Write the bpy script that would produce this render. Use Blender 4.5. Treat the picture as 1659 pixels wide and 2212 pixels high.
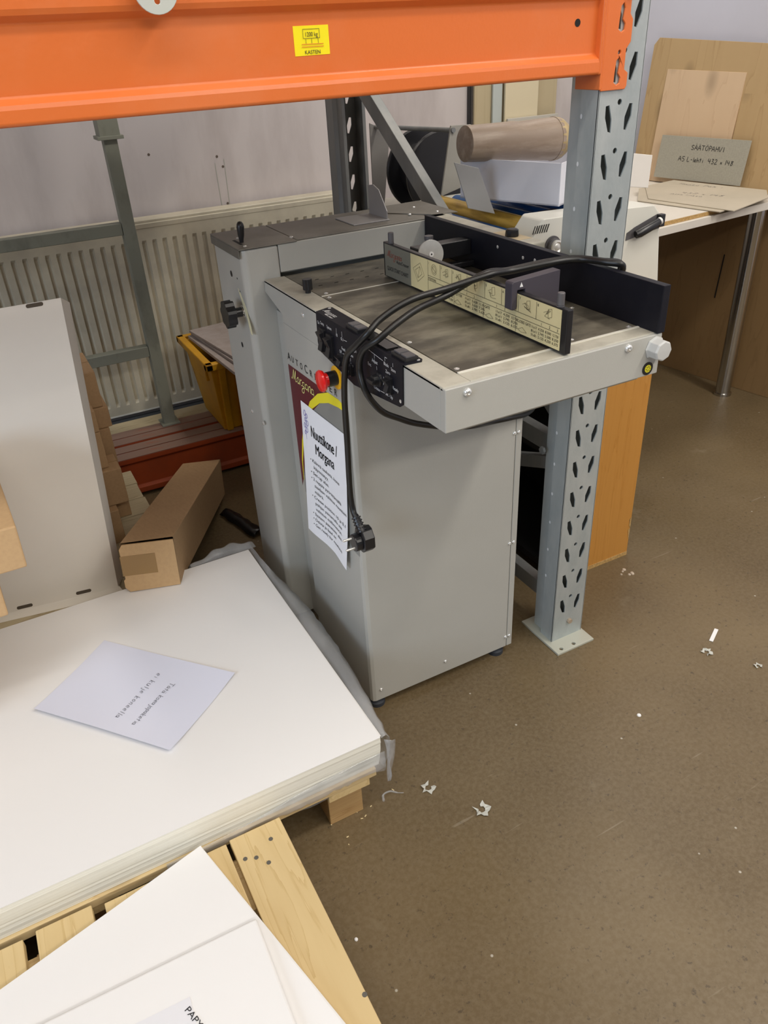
import bpy, bmesh, math, random
from mathutils import Vector, Matrix
from mathutils.geometry import tessellate_polygon
random.seed(7)
V = Vector
scn = bpy.context.scene
COL = scn.collection
for o in list(bpy.data.objects): bpy.data.objects.remove(o)

# ------------------------------------------------------------ camera
RC = ((0.8799767414944141, -0.47254620372060124, -0.04838408600067878),
      (-0.28540232089357903, -0.4445399077048373, -0.8490758421285655),
      (0.3797189087436015, 0.7609759232768288, -0.52605056271764))
cam_d = bpy.data.cameras.new('camera'); cam = bpy.data.objects.new('camera', cam_d); COL.objects.link(cam)
m = Matrix((RC[0], tuple(-a for a in RC[1]), tuple(-a for a in RC[2]))).transposed().to_4x4()
m.translation = (0, 0, 1.3)
cam.matrix_world = m
cam_d.sensor_fit = 'VERTICAL'; cam_d.sensor_height = 24.0; cam_d.sensor_width = 18.0
cam_d.lens = 1662.09 * 24 / 2212; cam_d.clip_start = 0.02
scn.camera = cam
# ------------------------------------------------------------ world, lamps, exposure
w = bpy.data.worlds.new('world'); scn.world = w; w.use_nodes = True
w.node_tree.nodes['Background'].inputs[0].default_value = (0.80, 0.86, 1.0, 1)
w.node_tree.nodes['Background'].inputs[1].default_value = 0.06

def area(name, loc, aim, sx, sy, power, col):
    d = bpy.data.lights.new(name, 'AREA'); d.shape = 'RECTANGLE'; d.size = sx; d.size_y = sy
    d.energy = power; d.color = col
    o = bpy.data.objects.new(name, d); COL.objects.link(o); o.location = loc
    o.rotation_euler = (V(aim) - V(loc)).to_track_quat('-Z', 'Y').to_euler()
    return o
WARM = (1.0, 0.935, 0.84); COOL = (0.68, 0.82, 1.0)
area('ceiling_lamp', (2.2, -1.0, 3.4), (2.2, -0.95, 0), 0.3, 3.0, 75, WARM)
area('ceiling_lamp', (-0.3, 0.0, 3.4), (-0.3, 0.05, 0), 3.0, 0.3, 36, WARM)
area('ceiling_lamp', (0.6, -2.8, 3.2), (0.6, -2.4, 0), 3.0, 0.4, 82, WARM)
area('ceiling_lamp', (1.9, 2.3, 3.4), (1.9, 2.35, 0), 0.9, 0.6, 22, (1.0, 0.93, 0.82))
area('window_daylight', (-3.9, -0.6, 2.0), (0.4, 1.1, 0.6), 2.8, 1.8, 110, COOL)
scn.view_settings.view_transform = 'Standard'; scn.view_settings.look = 'None'
scn.view_settings.exposure = 0.08; scn.view_settings.gamma = 1.0
scn.view_settings.use_curve_mapping = False

# ------------------------------------------------------------ materials
def mat(name, col, rough=0.55, metal=0.0, noise=None, bump=None, alpha=None, trans=None, coat=0.0, spec=None):
    """noise=(scale, amount, colour2, stretch) mixes a second colour; bump=(scale, strength)."""
    M = bpy.data.materials.new(name); M.use_nodes = True
    nt = M.node_tree; b = nt.nodes['Principled BSDF']; L = nt.links.new
    b.inputs['Base Color'].default_value = (*col, 1); b.inputs['Roughness'].default_value = rough
    b.inputs['Metallic'].default_value = metal
    if spec is not None: b.inputs['Specular IOR Level'].default_value = spec
    if coat: b.inputs['Coat Weight'].default_value = coat
    tc = nt.nodes.new('ShaderNodeTexCoord')
    if noise:
        sc, lo, hi, c2, st = noise
        mp = nt.nodes.new('ShaderNodeMapping'); mp.inputs['Scale'].default_value = st
        L(tc.outputs['Object'], mp.inputs[0])
        n = nt.nodes.new('ShaderNodeTexNoise'); n.inputs['Scale'].default_value = sc; n.inputs['Detail'].default_value = 6
        n.inputs['Roughness'].default_value = 0.6
        L(mp.outputs[0], n.inputs['Vector'])
        r = nt.nodes.new('ShaderNodeMapRange'); r.inputs[1].default_value = lo; r.inputs[2].default_value = hi
        L(n.outputs[0], r.inputs[0])
        x = nt.nodes.new('ShaderNodeMix'); x.data_type = 'RGBA'
        x.inputs[6].default_value = (*col, 1); x.inputs[7].default_value = (*c2, 1)
        L(r.outputs[0], x.inputs[0]); L(x.outputs[2], b.inputs['Base Color'])
    if bump:
        n2 = nt.nodes.new('ShaderNodeTexNoise'); n2.inputs['Scale'].default_value = bump[0]; n2.inputs['Detail'].default_value = 4
        L(tc.outputs['Object'], n2.inputs['Vector'])
        bp = nt.nodes.new('ShaderNodeBump'); bp.inputs['Strength'].default_value = bump[1]; bp.inputs['Distance'].default_value = 0.002
        L(n2.outputs[0], bp.inputs['Height']); L(bp.outputs[0], b.inputs['Normal'])
    if trans: b.inputs['Transmission Weight'].default_value = trans
    if alpha is not None: b.inputs['Alpha'].default_value = alpha
    return M

def wood(name, c1, c2, axis='y', scale=1.0, rot=0.0, rough=0.6, knots=True, kr=0.13, ks=1.0):
    M = bpy.data.materials.new(name); M.use_nodes = True
    nt = M.node_tree; b = nt.nodes['Principled BSDF']; L = nt.links.new
    b.inputs['Roughness'].default_value = rough
    tc = nt.nodes.new('ShaderNodeTexCoord'); mp = nt.nodes.new('ShaderNodeMapping')
    st = {'x': (0.7, 14, 14), 'y': (14, 0.7, 14), 'z': (14, 14, 0.7)}[axis]
    mp.inputs['Scale'].default_value = [s * scale for s in st]; mp.inputs['Rotation'].default_value = (0, 0, rot)
    L(tc.outputs['Object'], mp.inputs[0])
    n = nt.nodes.new('ShaderNodeTexNoise'); n.inputs['Scale'].default_value = 1.6; n.inputs['Detail'].default_value = 5
    n.inputs['Distortion'].default_value = 0.6
    L(mp.outputs[0], n.inputs['Vector'])
    wv = nt.nodes.new('ShaderNodeMath'); wv.operation = 'MULTIPLY'; wv.inputs[1].default_value = 7.0
    L(n.outputs[0], wv.inputs[0])
    fr = nt.nodes.new('ShaderNodeMath'); fr.operation = 'FRACT'; L(wv.outputs[0], fr.inputs[0])
    rp = nt.nodes.new('ShaderNodeValToRGB'); L(fr.outputs[0], rp.inputs[0])
    rp.color_ramp.elements[0].color = (*c1, 1); rp.color_ramp.elements[1].color = (*c2, 1)
    rp.color_ramp.elements.new(0.85).color = (*[0.75 * p + 0.25 * q for p, q in zip(c1, c2)], 1)
    out = rp.outputs[0]
    if knots:
        m2 = nt.nodes.new('ShaderNodeMapping'); s2 = {'x': (4, 9, 9), 'y': (9, 4, 9), 'z': (9, 9, 4)}[axis]
        m2.inputs['Scale'].default_value = s2; L(tc.outputs['Object'], m2.inputs[0])
        vo = nt.nodes.new('ShaderNodeTexVoronoi'); vo.inputs['Scale'].default_value = 0.8 * ks; L(m2.outputs[0], vo.inputs['Vector'])
        mr = nt.nodes.new('ShaderNodeMapRange'); mr.inputs[1].default_value = 0.03; mr.inputs[2].default_value = kr
        mr.inputs[3].default_value = 0.75; mr.inputs[4].default_value = 0.0
        L(vo.outputs['Distance'], mr.inputs[0])
        x = nt.nodes.new('ShaderNodeMix'); x.data_type = 'RGBA'; x.inputs[7].default_value = (*[c * 0.4 for c in c2], 1)
        L(mr.outputs[0], x.inputs[0]); L(out, x.inputs[6]); out = x.outputs[2]
    L(out, b.inputs['Base Color'])
    return M

def floor_mat():
    M = bpy.data.materials.new('polished_concrete'); M.use_nodes = True
    nt = M.node_tree; b = nt.nodes['Principled BSDF']; L = nt.links.new
    tc = nt.nodes.new('ShaderNodeTexCoord')
    def noise(sc, det=5, rough=0.6):
        n = nt.nodes.new('ShaderNodeTexNoise'); n.inputs['Scale'].default_value = sc; n.inputs['Detail'].default_value = det
        n.inputs['Roughness'].default_value = rough; L(tc.outputs['Object'], n.inputs['Vector']); return n.outputs[0]
    def rng(src, a, b_, c=0.0, d=1.0):
        r = nt.nodes.new('ShaderNodeMapRange'); L(src, r.inputs[0])
        for i, v in enumerate((a, b_, c, d)): r.inputs[i + 1].default_value = v
        return r.outputs[0]
    def mix(f, a, c):
        x = nt.nodes.new('ShaderNodeMix'); x.data_type = 'RGBA'; L(f, x.inputs[0])
        if isinstance(a, tuple): x.inputs[6].default_value = (*a, 1)
        else: L(a, x.inputs[6])
        x.inputs[7].default_value = (*c, 1); return x.outputs[2]
    col = mix(rng(noise(1.6, 3), 0.35, 0.7), (0.112, 0.077, 0.037), (0.166, 0.119, 0.061))
    col = mix(rng(noise(110, 3, 0.7), 0.40, 0.62, 0, 0.30), col, (0.215, 0.168, 0.105))
    col = mix(rng(noise(75, 4, 0.7), 0.60, 0.68, 0, 0.7), col, (0.055, 0.040, 0.024))
    col = mix(rng(noise(4.5, 4, 0.65), 0.66, 0.78, 0, 0.45), col, (0.30, 0.26, 0.18))
    vo = nt.nodes.new('ShaderNodeTexVoronoi'); vo.inputs['Scale'].default_value = 30; vo.inputs['Randomness'].default_value = 1
    L(tc.outputs['Object'], vo.inputs['Vector'])
    sel = nt.nodes.new('ShaderNodeSeparateColor'); L(vo.outputs['Color'], sel.inputs[0])
    big = rng(sel.outputs[0], 0.86, 0.88); dot = rng(vo.outputs['Distance'], 0.05, 0.09, 0.8, 0)
    mu = nt.nodes.new('ShaderNodeMath'); mu.operation = 'MULTIPLY'; L(big, mu.inputs[0]); L(dot, mu.inputs[1])
    col = mix(mu.outputs[0], col, (0.5, 0.47, 0.40))
    # thin pale scratches
    for sc, rot in ((2.2, 0.7), (1.7, -0.5)):
        mp = nt.nodes.new('ShaderNodeMapping'); mp.inputs['Rotation'].default_value = (0, 0, rot); mp.inputs['Scale'].default_value = (sc, sc * 14, 1)
        L(tc.outputs['Object'], mp.inputs[0])
        n = nt.nodes.new('ShaderNodeTexNoise'); n.inputs['Scale'].default_value = 3; n.inputs['Detail'].default_value = 2; L(mp.outputs[0], n.inputs['Vector'])
        col = mix(rng(n.outputs[0], 0.73, 0.78, 0, 0.25), col, (0.40, 0.35, 0.27))
    L(col, b.inputs['Base Color'])
    L(rng(noise(5), 0.3, 0.7, 0.30, 0.48), b.inputs['Roughness'])
    bp = nt.nodes.new('ShaderNodeBump'); bp.inputs['Strength'].default_value = 0.15; bp.inputs['Distance'].default_value = 0.001
    L(noise(60), bp.inputs['Height']); L(bp.outputs[0], b.inputs['Normal'])
    return M

MACH = mat('painted_light_grey', (0.425, 0.42, 0.385), 0.42, noise=(3, 0.35, 0.7, (0.45, 0.445, 0.41), (1, 1, 1)), bump=(700, 0.12))
MACHTOP = mat('painted_grey_dusty', (0.46, 0.44, 0.37), 0.55, noise=(18, 0.42, 0.75, (0.30, 0.28, 0.23), (1, 1, 1)))
STEELPL = mat('worn_steel_plate', (0.115, 0.105, 0.085), 0.45, 0.5, noise=(8, 0.42, 0.66, (0.30, 0.275, 0.215), (1, 2.0, 1)))
STEELDK = mat('dark_cover_plate', (0.15, 0.14, 0.12), 0.5, 0.3, noise=(9, 0.4, 0.75, (0.22, 0.205, 0.18), (1, 1, 1)))
BLACK = mat('black_plastic', (0.012, 0.012, 0.014), 0.32)
BLACKP = mat('black_painted_metal', (0.008, 0.008, 0.013), 0.5, noise=(30, 0.5, 0.9, (0.014, 0.014, 0.018), (1, 1, 1)), spec=0.25)
GREYBLK = mat('grey_anodised', (0.10, 0.095, 0.10), 0.45)
RUBBER = mat('dark_rubber', (0.03, 0.035, 0.045), 0.6)
CABLE = mat('black_cable_rubber', (0.008, 0.008, 0.008), 0.38)
CHROME = mat('bright_steel', (0.80, 0.80, 0.78), 0.22, 0.7)
ALU = mat('brushed_aluminium', (0.62, 0.61, 0.58), 0.35, 0.45, noise=(40, 0.3, 0.7, (0.75, 0.74, 0.70), (1, 1, 1)))
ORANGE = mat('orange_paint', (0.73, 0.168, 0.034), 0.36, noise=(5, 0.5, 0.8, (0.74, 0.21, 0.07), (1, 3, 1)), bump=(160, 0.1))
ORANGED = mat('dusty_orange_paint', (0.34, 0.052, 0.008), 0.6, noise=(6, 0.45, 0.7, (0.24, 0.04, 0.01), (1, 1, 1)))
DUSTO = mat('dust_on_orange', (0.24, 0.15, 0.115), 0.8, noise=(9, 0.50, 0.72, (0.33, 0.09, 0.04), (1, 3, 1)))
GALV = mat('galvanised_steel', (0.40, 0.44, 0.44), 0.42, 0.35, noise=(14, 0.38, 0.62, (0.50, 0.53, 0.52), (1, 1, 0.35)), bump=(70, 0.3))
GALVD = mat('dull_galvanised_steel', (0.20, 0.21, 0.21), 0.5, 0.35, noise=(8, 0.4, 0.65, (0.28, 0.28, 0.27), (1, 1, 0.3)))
WALL = mat('painted_wall', (0.58, 0.53, 0.52), 0.75, noise=(2.2, 0.46, 0.72, (0.42, 0.37, 0.36), (1.8, 1, 0.5)), bump=(30, 0.15))
WALLR = mat('painted_wall_lavender', (0.60, 0.60, 0.68), 0.75, noise=(2, 0.4, 0.8, (0.55, 0.55, 0.62), (1, 1, 1)))
CEIL = mat('ceiling_paint', (0.7, 0.7, 0.68), 0.8)
RAD = mat('radiator_enamel', (0.62, 0.57, 0.44), 0.42, noise=(5, 0.42, 0.68, (0.46, 0.42, 0.33), (1, 1, 1)))
POST = mat('grey_green_paint', (0.25, 0.26, 0.21), 0.55, noise=(11, 0.5, 0.68, (0.17, 0.175, 0.14), (1, 1, 0.5)))
PAPER = mat('white_paper', (0.80, 0.79, 0.78), 0.65)
PAPERB = mat('bright_white_paper', (0.90, 0.92, 0.97), 0.7)
NOTE = mat('lilac_white_paper', (0.70, 0.72, 0.84), 0.7)
WBOX = mat('white_carton', (0.84, 0.80, 0.73), 0.65, noise=(1.5, 0.4, 0.7, (0.78, 0.74, 0.68), (1, 1, 1)))
WBOXS = mat('white_carton_cool', (0.72, 0.73, 0.80), 0.6)
CARD = mat('brown_cardboard', (0.44, 0.28, 0.145), 0.75, noise=(160, 0.4, 0.7, (0.40, 0.25, 0.125), (1, 0.15, 1)))
CARDL = mat('light_brown_cardboard', (0.56, 0.37, 0.19), 0.75, noise=(120, 0.4, 0.7, (0.52, 0.34, 0.175), (1, 1, 1)))
TAPE = mat('brown_tape', (0.33, 0.20, 0.075), 0.3)
INK = mat('black_ink', (0.015, 0.015, 0.018), 0.6)
PENCIL = mat('grey_pencil', (0.10, 0.10, 0.12), 0.7)
WINK = mat('white_print', (0.75, 0.75, 0.75), 0.6)
YINK = mat('cream_print', (0.85, 0.80, 0.30), 0.5)
RINK = mat('red_print', (0.35, 0.08, 0.05), 0.5)
MAROON = mat('maroon_vinyl', (0.115, 0.012, 0.022), 0.35)
YELLOWV = mat('yellow_vinyl', (0.90, 0.80, 0.03), 0.4)
DGREYV = mat('grey_vinyl', (0.26, 0.265, 0.25), 0.42)
STICK = mat('yellow_sticker', (0.95, 0.80, 0.01), 0.4)
CREAM = mat('cream_label', (0.70, 0.61, 0.34), 0.35, noise=(9, 0.45, 0.7, (0.60, 0.52, 0.29), (1, 1, 1)))
SILV = mat('silver_label', (0.24, 0.235, 0.19), 0.35, 0.3)
REDP = mat('red_plastic', (0.80, 0.012, 0.012), 0.28, coat=0.3)
YELP = mat('amber_plastic', (0.90, 0.48, 0.01), 0.35)
BINY = mat('yellow_bin_plastic', (0.62, 0.31, 0.008), 0.5, noise=(6, 0.4, 0.7, (0.48, 0.24, 0.012), (1, 1, 1)))
LAMW = mat('cream_white_enamel', (0.70, 0.69, 0.62), 0.35)
GOLD = mat('gold_foil', (0.66, 0.44, 0.08), 0.28, 0.4, noise=(10, 0.42, 0.6, (0.34, 0.21, 0.04), (3, 0.5, 3)))
BLUE = mat('blue_plastic', (0.012, 0.085, 0.27), 0.35)
DARKRUST = mat('rusty_dark_bar', (0.07, 0.04, 0.04), 0.6)
GREYC = mat('grey_pasteboard', (0.40, 0.385, 0.32), 0.8, noise=(200, 0.4, 0.6, (0.36, 0.345, 0.29), (1, 1, 1)))
PASTE = mat('beige_pasteboard', (0.52, 0.46, 0.36), 0.8, noise=(4, 0.4, 0.7, (0.46, 0.41, 0.32), (1, 1, 1)))
MELAM = mat('white_melamine', (0.74, 0.70, 0.63), 0.4)
CHIP = mat('chipboard_edge', (0.55, 0.36, 0.14), 0.8, noise=(150, 0.4, 0.6, (0.40, 0.24, 0.08), (1, 1, 1)))
PINE = wood('pine_board', (0.63, 0.475, 0.24), (0.53, 0.375, 0.165), 'y')
PINEX = wood('pine_board_cross', (0.60, 0.455, 0.24), (0.50, 0.345, 0.16), 'x')
PINEOLD = wood('weathered_pine', (0.50, 0.42, 0.27), (0.34, 0.27, 0.16), 'x', 1.2)
PINEBLK = wood('pine_block_end', (0.50, 0.33, 0.15), (0.36, 0.21, 0.08), 'x', 2.0)
PLY = wood('birch_plywood', (0.50, 0.345, 0.175), (0.43, 0.285, 0.135), 'z', 0.35, kr=0.30, ks=1.3)
PLYL = wood('pale_birch_plywood', (0.66, 0.48, 0.31), (0.60, 0.42, 0.265), 'z', 0.3, kr=0.24)
PLYB = wood('tan_plywood', (0.50, 0.42, 0.27), (0.46, 0.38, 0.24), 'z', 0.3)
OAK = wood('orange_oak_veneer', (0.55, 0.26, 0.055), (0.47, 0.205, 0.035), 'z', 1.1, knots=False, rough=0.4)
FIBRE = wood('brown_hardboard', (0.24, 0.145, 0.06), (0.21, 0.125, 0.05), 'z', 0.4, knots=False)
FILM = mat('clear_plastic_film', (0.74, 0.76, 0.78), 0.18, noise=(16, 0.45, 0.6, (0.52, 0.54, 0.56), (1, 0.5, 2)), alpha=0.24, bump=(30, 1.0), coat=1.0)
KRAFT = mat('wrapped_kraft_roll', (0.27, 0.20, 0.145), 0.42, noise=(8, 0.45, 0.62, (0.37, 0.29, 0.22), (0.6, 5, 5)), bump=(22, 1.0), coat=0.15)
KRAFTL = mat('twisted_kraft_end', (0.50, 0.38, 0.19), 0.35, noise=(30, 0.4, 0.6, (0.36, 0.26, 0.12), (1, 1, 1)), bump=(40, 1.0))
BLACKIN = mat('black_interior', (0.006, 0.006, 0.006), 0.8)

# paper pile side: fine stacked sheet lines
def pile_mat():
    M = mat('stacked_sheets', (0.80, 0.79, 0.74), 0.75); nt = M.node_tree; b = nt.nodes['Principled BSDF']
    tc = nt.nodes.new('ShaderNodeTexCoord'); mp = nt.nodes.new('ShaderNodeMapping'); mp.inputs['Scale'].default_value = (1.5, 1.5, 1500)
    n = nt.nodes.new('ShaderNodeTexNoise'); n.inputs['Scale'].default_value = 1; n.inputs['Detail'].default_value = 3
    x = nt.nodes.new('ShaderNodeMix'); x.data_type = 'RGBA'; x.inputs[6].default_value = (0.90, 0.88, 0.78, 1); x.inputs[7].default_value = (0.76, 0.73, 0.62, 1)
    bp = nt.nodes.new('ShaderNodeBump'); bp.inputs['Strength'].default_value = 0.15; bp.inputs['Distance'].default_value = 0.0005
    L = nt.links.new; L(tc.outputs['Object'], mp.inputs[0]); L(mp.outputs[0], n.inputs['Vector'])
    r = nt.nodes.new('ShaderNodeMapRange'); r.inputs[1].default_value = 0.42; r.inputs[2].default_value = 0.62
    L(n.outputs[0], r.inputs[0]); L(r.outputs[0], x.inputs[0]); L(x.outputs[2], b.inputs['Base Color'])
    L(n.outputs[0], bp.inputs['Height']); L(bp.outputs[0], b.inputs['Normal'])
    return M
PILE = pile_mat()

# ------------------------------------------------------------ mesh helpers (all shapes are given in room metres)
class MB:
    def __init__(s): s.v = []; s.f = []
    def add(s, vs, fs):
        k = len(s.v); s.v += [V(p) for p in vs]; s.f += [tuple(i + k for i in f) for f in fs]; return s
    def box(s, x0, x1, y0, y1, z0, z1, M=None):
        P = [V((x, y, z)) for z in (z0, z1) for y in (y0, y1) for x in (x0, x1)]
        if M is not None: P = [M @ p for p in P]
        return s.add(P, [(0, 2, 3, 1), (4, 5, 7, 6), (0, 1, 5, 4), (2, 6, 7, 3), (0, 4, 6, 2), (1, 3, 7, 5)])
    def hexa(s, lo, hi):   # two quads, same winding (counter-clockwise seen from hi side)
        return s.add(list(lo) + list(hi), [(3, 2, 1, 0), (4, 5, 6, 7), (0, 1, 5, 4), (1, 2, 6, 5), (2, 3, 7, 6), (3, 0, 4, 7)])
    def tube(s, pts, r, n=12, cap=True):
        pts = [V(p) for p in pts]; rs = r if isinstance(r, (list, tuple)) else [r] * len(pts)
        vs = []; up = None
        for i, p in enumerate(pts):
            t = (pts[min(i + 1, len(pts) - 1)] - pts[max(i - 1, 0)]).normalized()
            if up is None:
                up = t.orthogonal().normalized()
            else:
                up = (up - t * up.dot(t))
                up = up.normalized() if up.length > 1e-6 else t.orthogonal().normalized()
            b = t.cross(up)
            vs += [p + (up * math.cos(a) + b * math.sin(a)) * rs[i] for a in [2 * math.pi * k / n for k in range(n)]]
        fs = [(i * n + k, i * n + (k + 1) % n, (i + 1) * n + (k + 1) % n, (i + 1) * n + k) for i in range(len(pts) - 1) for k in range(n)]
        if cap: fs += [tuple(range(n))[::-1], tuple((len(pts) - 1) * n + k for k in range(n))]
        return s.add(vs, fs)
    def cyl(s, a, b, r, n=20): return s.tube([a, b], r, n)
    def rev(s, o, axis, prof, n=28):   # prof = [(dist along axis, radius)...]
        a = V(axis).normalized(); return s.tube([V(o) + a * d for d, _ in prof], [max(r, 1e-4) for _, r in prof], n) if all(prof[i][0] < prof[i + 1][0] for i in range(len(prof) - 1)) else s._rev(V(o), a, prof, n)
    def _rev(s, o, a, prof, n):
        u = a.orthogonal().normalized(); b = a.cross(u); vs = []
        for d, r in prof: vs += [o + a * d + (u * math.cos(t) + b * math.sin(t)) * max(r, 1e-4) for t in [2 * math.pi * k / n for k in range(n)]]
        m_ = len(prof)
        fs = [(i * n + k, i * n + (k + 1) % n, (i + 1) * n + (k + 1) % n, (i + 1) * n + k) for i in range(m_ - 1) for k in range(n)]
        fs += [tuple(range(n))[::-1], tuple((m_ - 1) * n + k for k in range(n))]
        return s.add(vs, fs)
    def prism(s, F, outline, t0, t1, holes=()):
        """F=(origin, u, v): outline in u,v; extruded along w=u x v from t0 to t1."""
        o, u, v = V(F[0]), V(F[1]).normalized(), V(F[2]).normalized(); w_ = u.cross(v)
        loops = [list(outline)] + [list(h) for h in holes]
        tri = tessellate_polygon([[V((p[0], p[1], 0)) for p in lp] for lp in loops])
        flat = [p for lp in loops for p in lp]; n = len(flat)
        vs = [o + u * p[0] + v * p[1] + w_ * t0 for p in flat] + [o + u * p[0] + v * p[1] + w_ * t1 for p in flat]
        fs = []
        for a, b, c in tri:
            A, B, C = flat[a], flat[b], flat[c]
            ar = (B[0] - A[0]) * (C[1] - A[1]) - (B[1] - A[1]) * (C[0] - A[0])
            if ar < 0: a, b, c = a, c, b
            fs += [(a + n, b + n, c + n), (c, b, a)]
        k = 0
        for li, lp in enumerate(loops):
            ar = sum(lp[i][0] * lp[(i + 1) % len(lp)][1] - lp[(i + 1) % len(lp)][0] * lp[i][1] for i in range(len(lp)))
            pos = (ar > 0) == (li == 0)
            for i in range(len(lp)):
                a, b = k + i, k + (i + 1) % len(lp)
                fs.append((a, b, b + n, a + n) if pos else (b, a, a + n, b + n))
            k += len(lp)
        return s.add(vs, fs)
    def ext(s, prof, x0, x1, axis='x'):  # closed profile (y,z) extruded on x, or (x,z) on y
        if axis == 'x': return s.prism(((x0, 0, 0), (0, 1, 0), (0, 0, 1)), prof, 0, x1 - x0)
        return s.prism(((0, y0_(x1), 0), (1, 0, 0), (0, 0, 1)), prof, 0, x1 - x0)
def y0_(v): return v

def sheet_grid(mb_, rows):
    n = len(rows[0]); mb_.add([V(p) for r in rows for p in r], [(j * n + i, j * n + i + 1, (j + 1) * n + i + 1, (j + 1) * n + i) for j in range(len(rows) - 1) for i in range(n - 1)]); return mb_
def circ(cx, cy, r, n=16, ry=None): return [(cx + r * math.cos(2 * math.pi * k / n), cy + (ry or r) * math.sin(2 * math.pi * k / n)) for k in range(n)]
def rrect(x0, x1, y0, y1, r, n=4):
    out = []
    for cx, cy, a0 in ((x1 - r, y1 - r, 0), (x0 + r, y1 - r, 90), (x0 + r, y0 + r, 180), (x1 - r, y0 + r, 270)):
        out += [(cx + r * math.cos(math.radians(a0 + 90 * k / n)), cy + r * math.sin(math.radians(a0 + 90 * k / n))) for k in range(n + 1)]
    return out

def obj(name, mb, material, parent=None, bevel=0.0, smooth=None, label=None, origin=None, seg=2, solid=None, sub=0):
    me = bpy.data.meshes.new(name)
    vs = mb.v if isinstance(mb, MB) else mb[0]; fs = mb.f if isinstance(mb, MB) else mb[1]
    if parent is not None: off = V(parent['_w'])
    elif origin is not None: off = V(origin)
    else:
        xs = [p.x for p in vs]; ys = [p.y for p in vs]; zs = [p.z for p in vs]
        off = V(((min(xs) + max(xs)) / 2, (min(ys) + max(ys)) / 2, min(zs)))
    me.from_pydata([tuple(V(p) - off) for p in vs], [], fs); me.materials.append(material)
    me.validate(); me.update()
    o = bpy.data.objects.new(name, me); COL.objects.link(o)
    o['_w'] = tuple(off)
    if parent is not None: o.parent = parent
    else: o.location = off
    if smooth:
        for p in me.polygons: p.use_smooth = True
        me.set_sharp_from_angle(angle=math.radians(smooth))
    if solid: md = o.modifiers.new('solid', 'SOLIDIFY'); md.thickness = solid; md.offset = 0
    if sub: md = o.modifiers.new('sub', 'SUBSURF'); md.levels = sub; md.render_levels = sub
    if bevel: md = o.modifiers.new('bevel', 'BEVEL'); md.width = bevel; md.segments = seg; md.limit_method = 'ANGLE'; md.angle_limit = math.radians(40)
    if label: o['label'] = label
    return o
def tag(o, label, cat, group=None, kind=None):
    if kind: o['kind'] = kind
    if label: o['label'] = label
    if cat: o['category'] = cat
    if group: o['group'] = group
    return o
def thing(name, loc, label, cat, group=None):
    o = bpy.data.objects.new(name, None); COL.objects.link(o); o.location = loc; o['_w'] = tuple(loc); o.empty_display_size = 0.05
    return tag(o, label, cat, group)
def struct(name, mb, m_, **k): o = obj(name, mb, m_, **k); o['kind'] = 'structure'; return o
def copy_tree(o, delta, **props):
    c = o.copy(); COL.objects.link(c); c.location = V(o.location) + V(delta)
    for k, v in props.items(): c[k] = v
    for ch in o.children:
        d = ch.copy(); COL.objects.link(d); d.parent = c
        for g in ch.children: e = g.copy(); COL.objects.link(e); e.parent = d
    return c

# lettering ------------------------------------------------------
_TC = {}
def type_mesh(body):
    if body not in _TC:
        c = bpy.data.curves.new('t', 'FONT'); c.body = body; c.size = 1.0; c.resolution_u = 3
        o = bpy.data.objects.new('t', c); COL.objects.link(o); bpy.context.view_layer.update()
        me = bpy.data.meshes.new_from_object(o.evaluated_get(bpy.context.evaluated_depsgraph_get()))
        vs = [tuple(v.co) for v in me.vertices]; fs = [tuple(p.vertices) for p in me.polygons]
        bpy.data.objects.remove(o); bpy.data.curves.remove(c); bpy.data.meshes.remove(me)
        _TC[body] = (vs, fs)
    return _TC[body]
def letters(mb, body, F, size, width=None, shear=0.0, lift=0.0004, bold=0.0):
    vs, fs = type_mesh(body)
    if not vs: return mb
    o, u, v = V(F[0]), V(F[1]).normalized(), V(F[2]).normalized(); w_ = u.cross(v)
    sx = size
    if width: sx = width / max(max(p[0] for p in vs), 1e-3)
    return mb.add([o + u * (p[0] * sx + shear * p[1] * size) + v * p[1] * size + w_ * lift for p in vs], fs)
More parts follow.
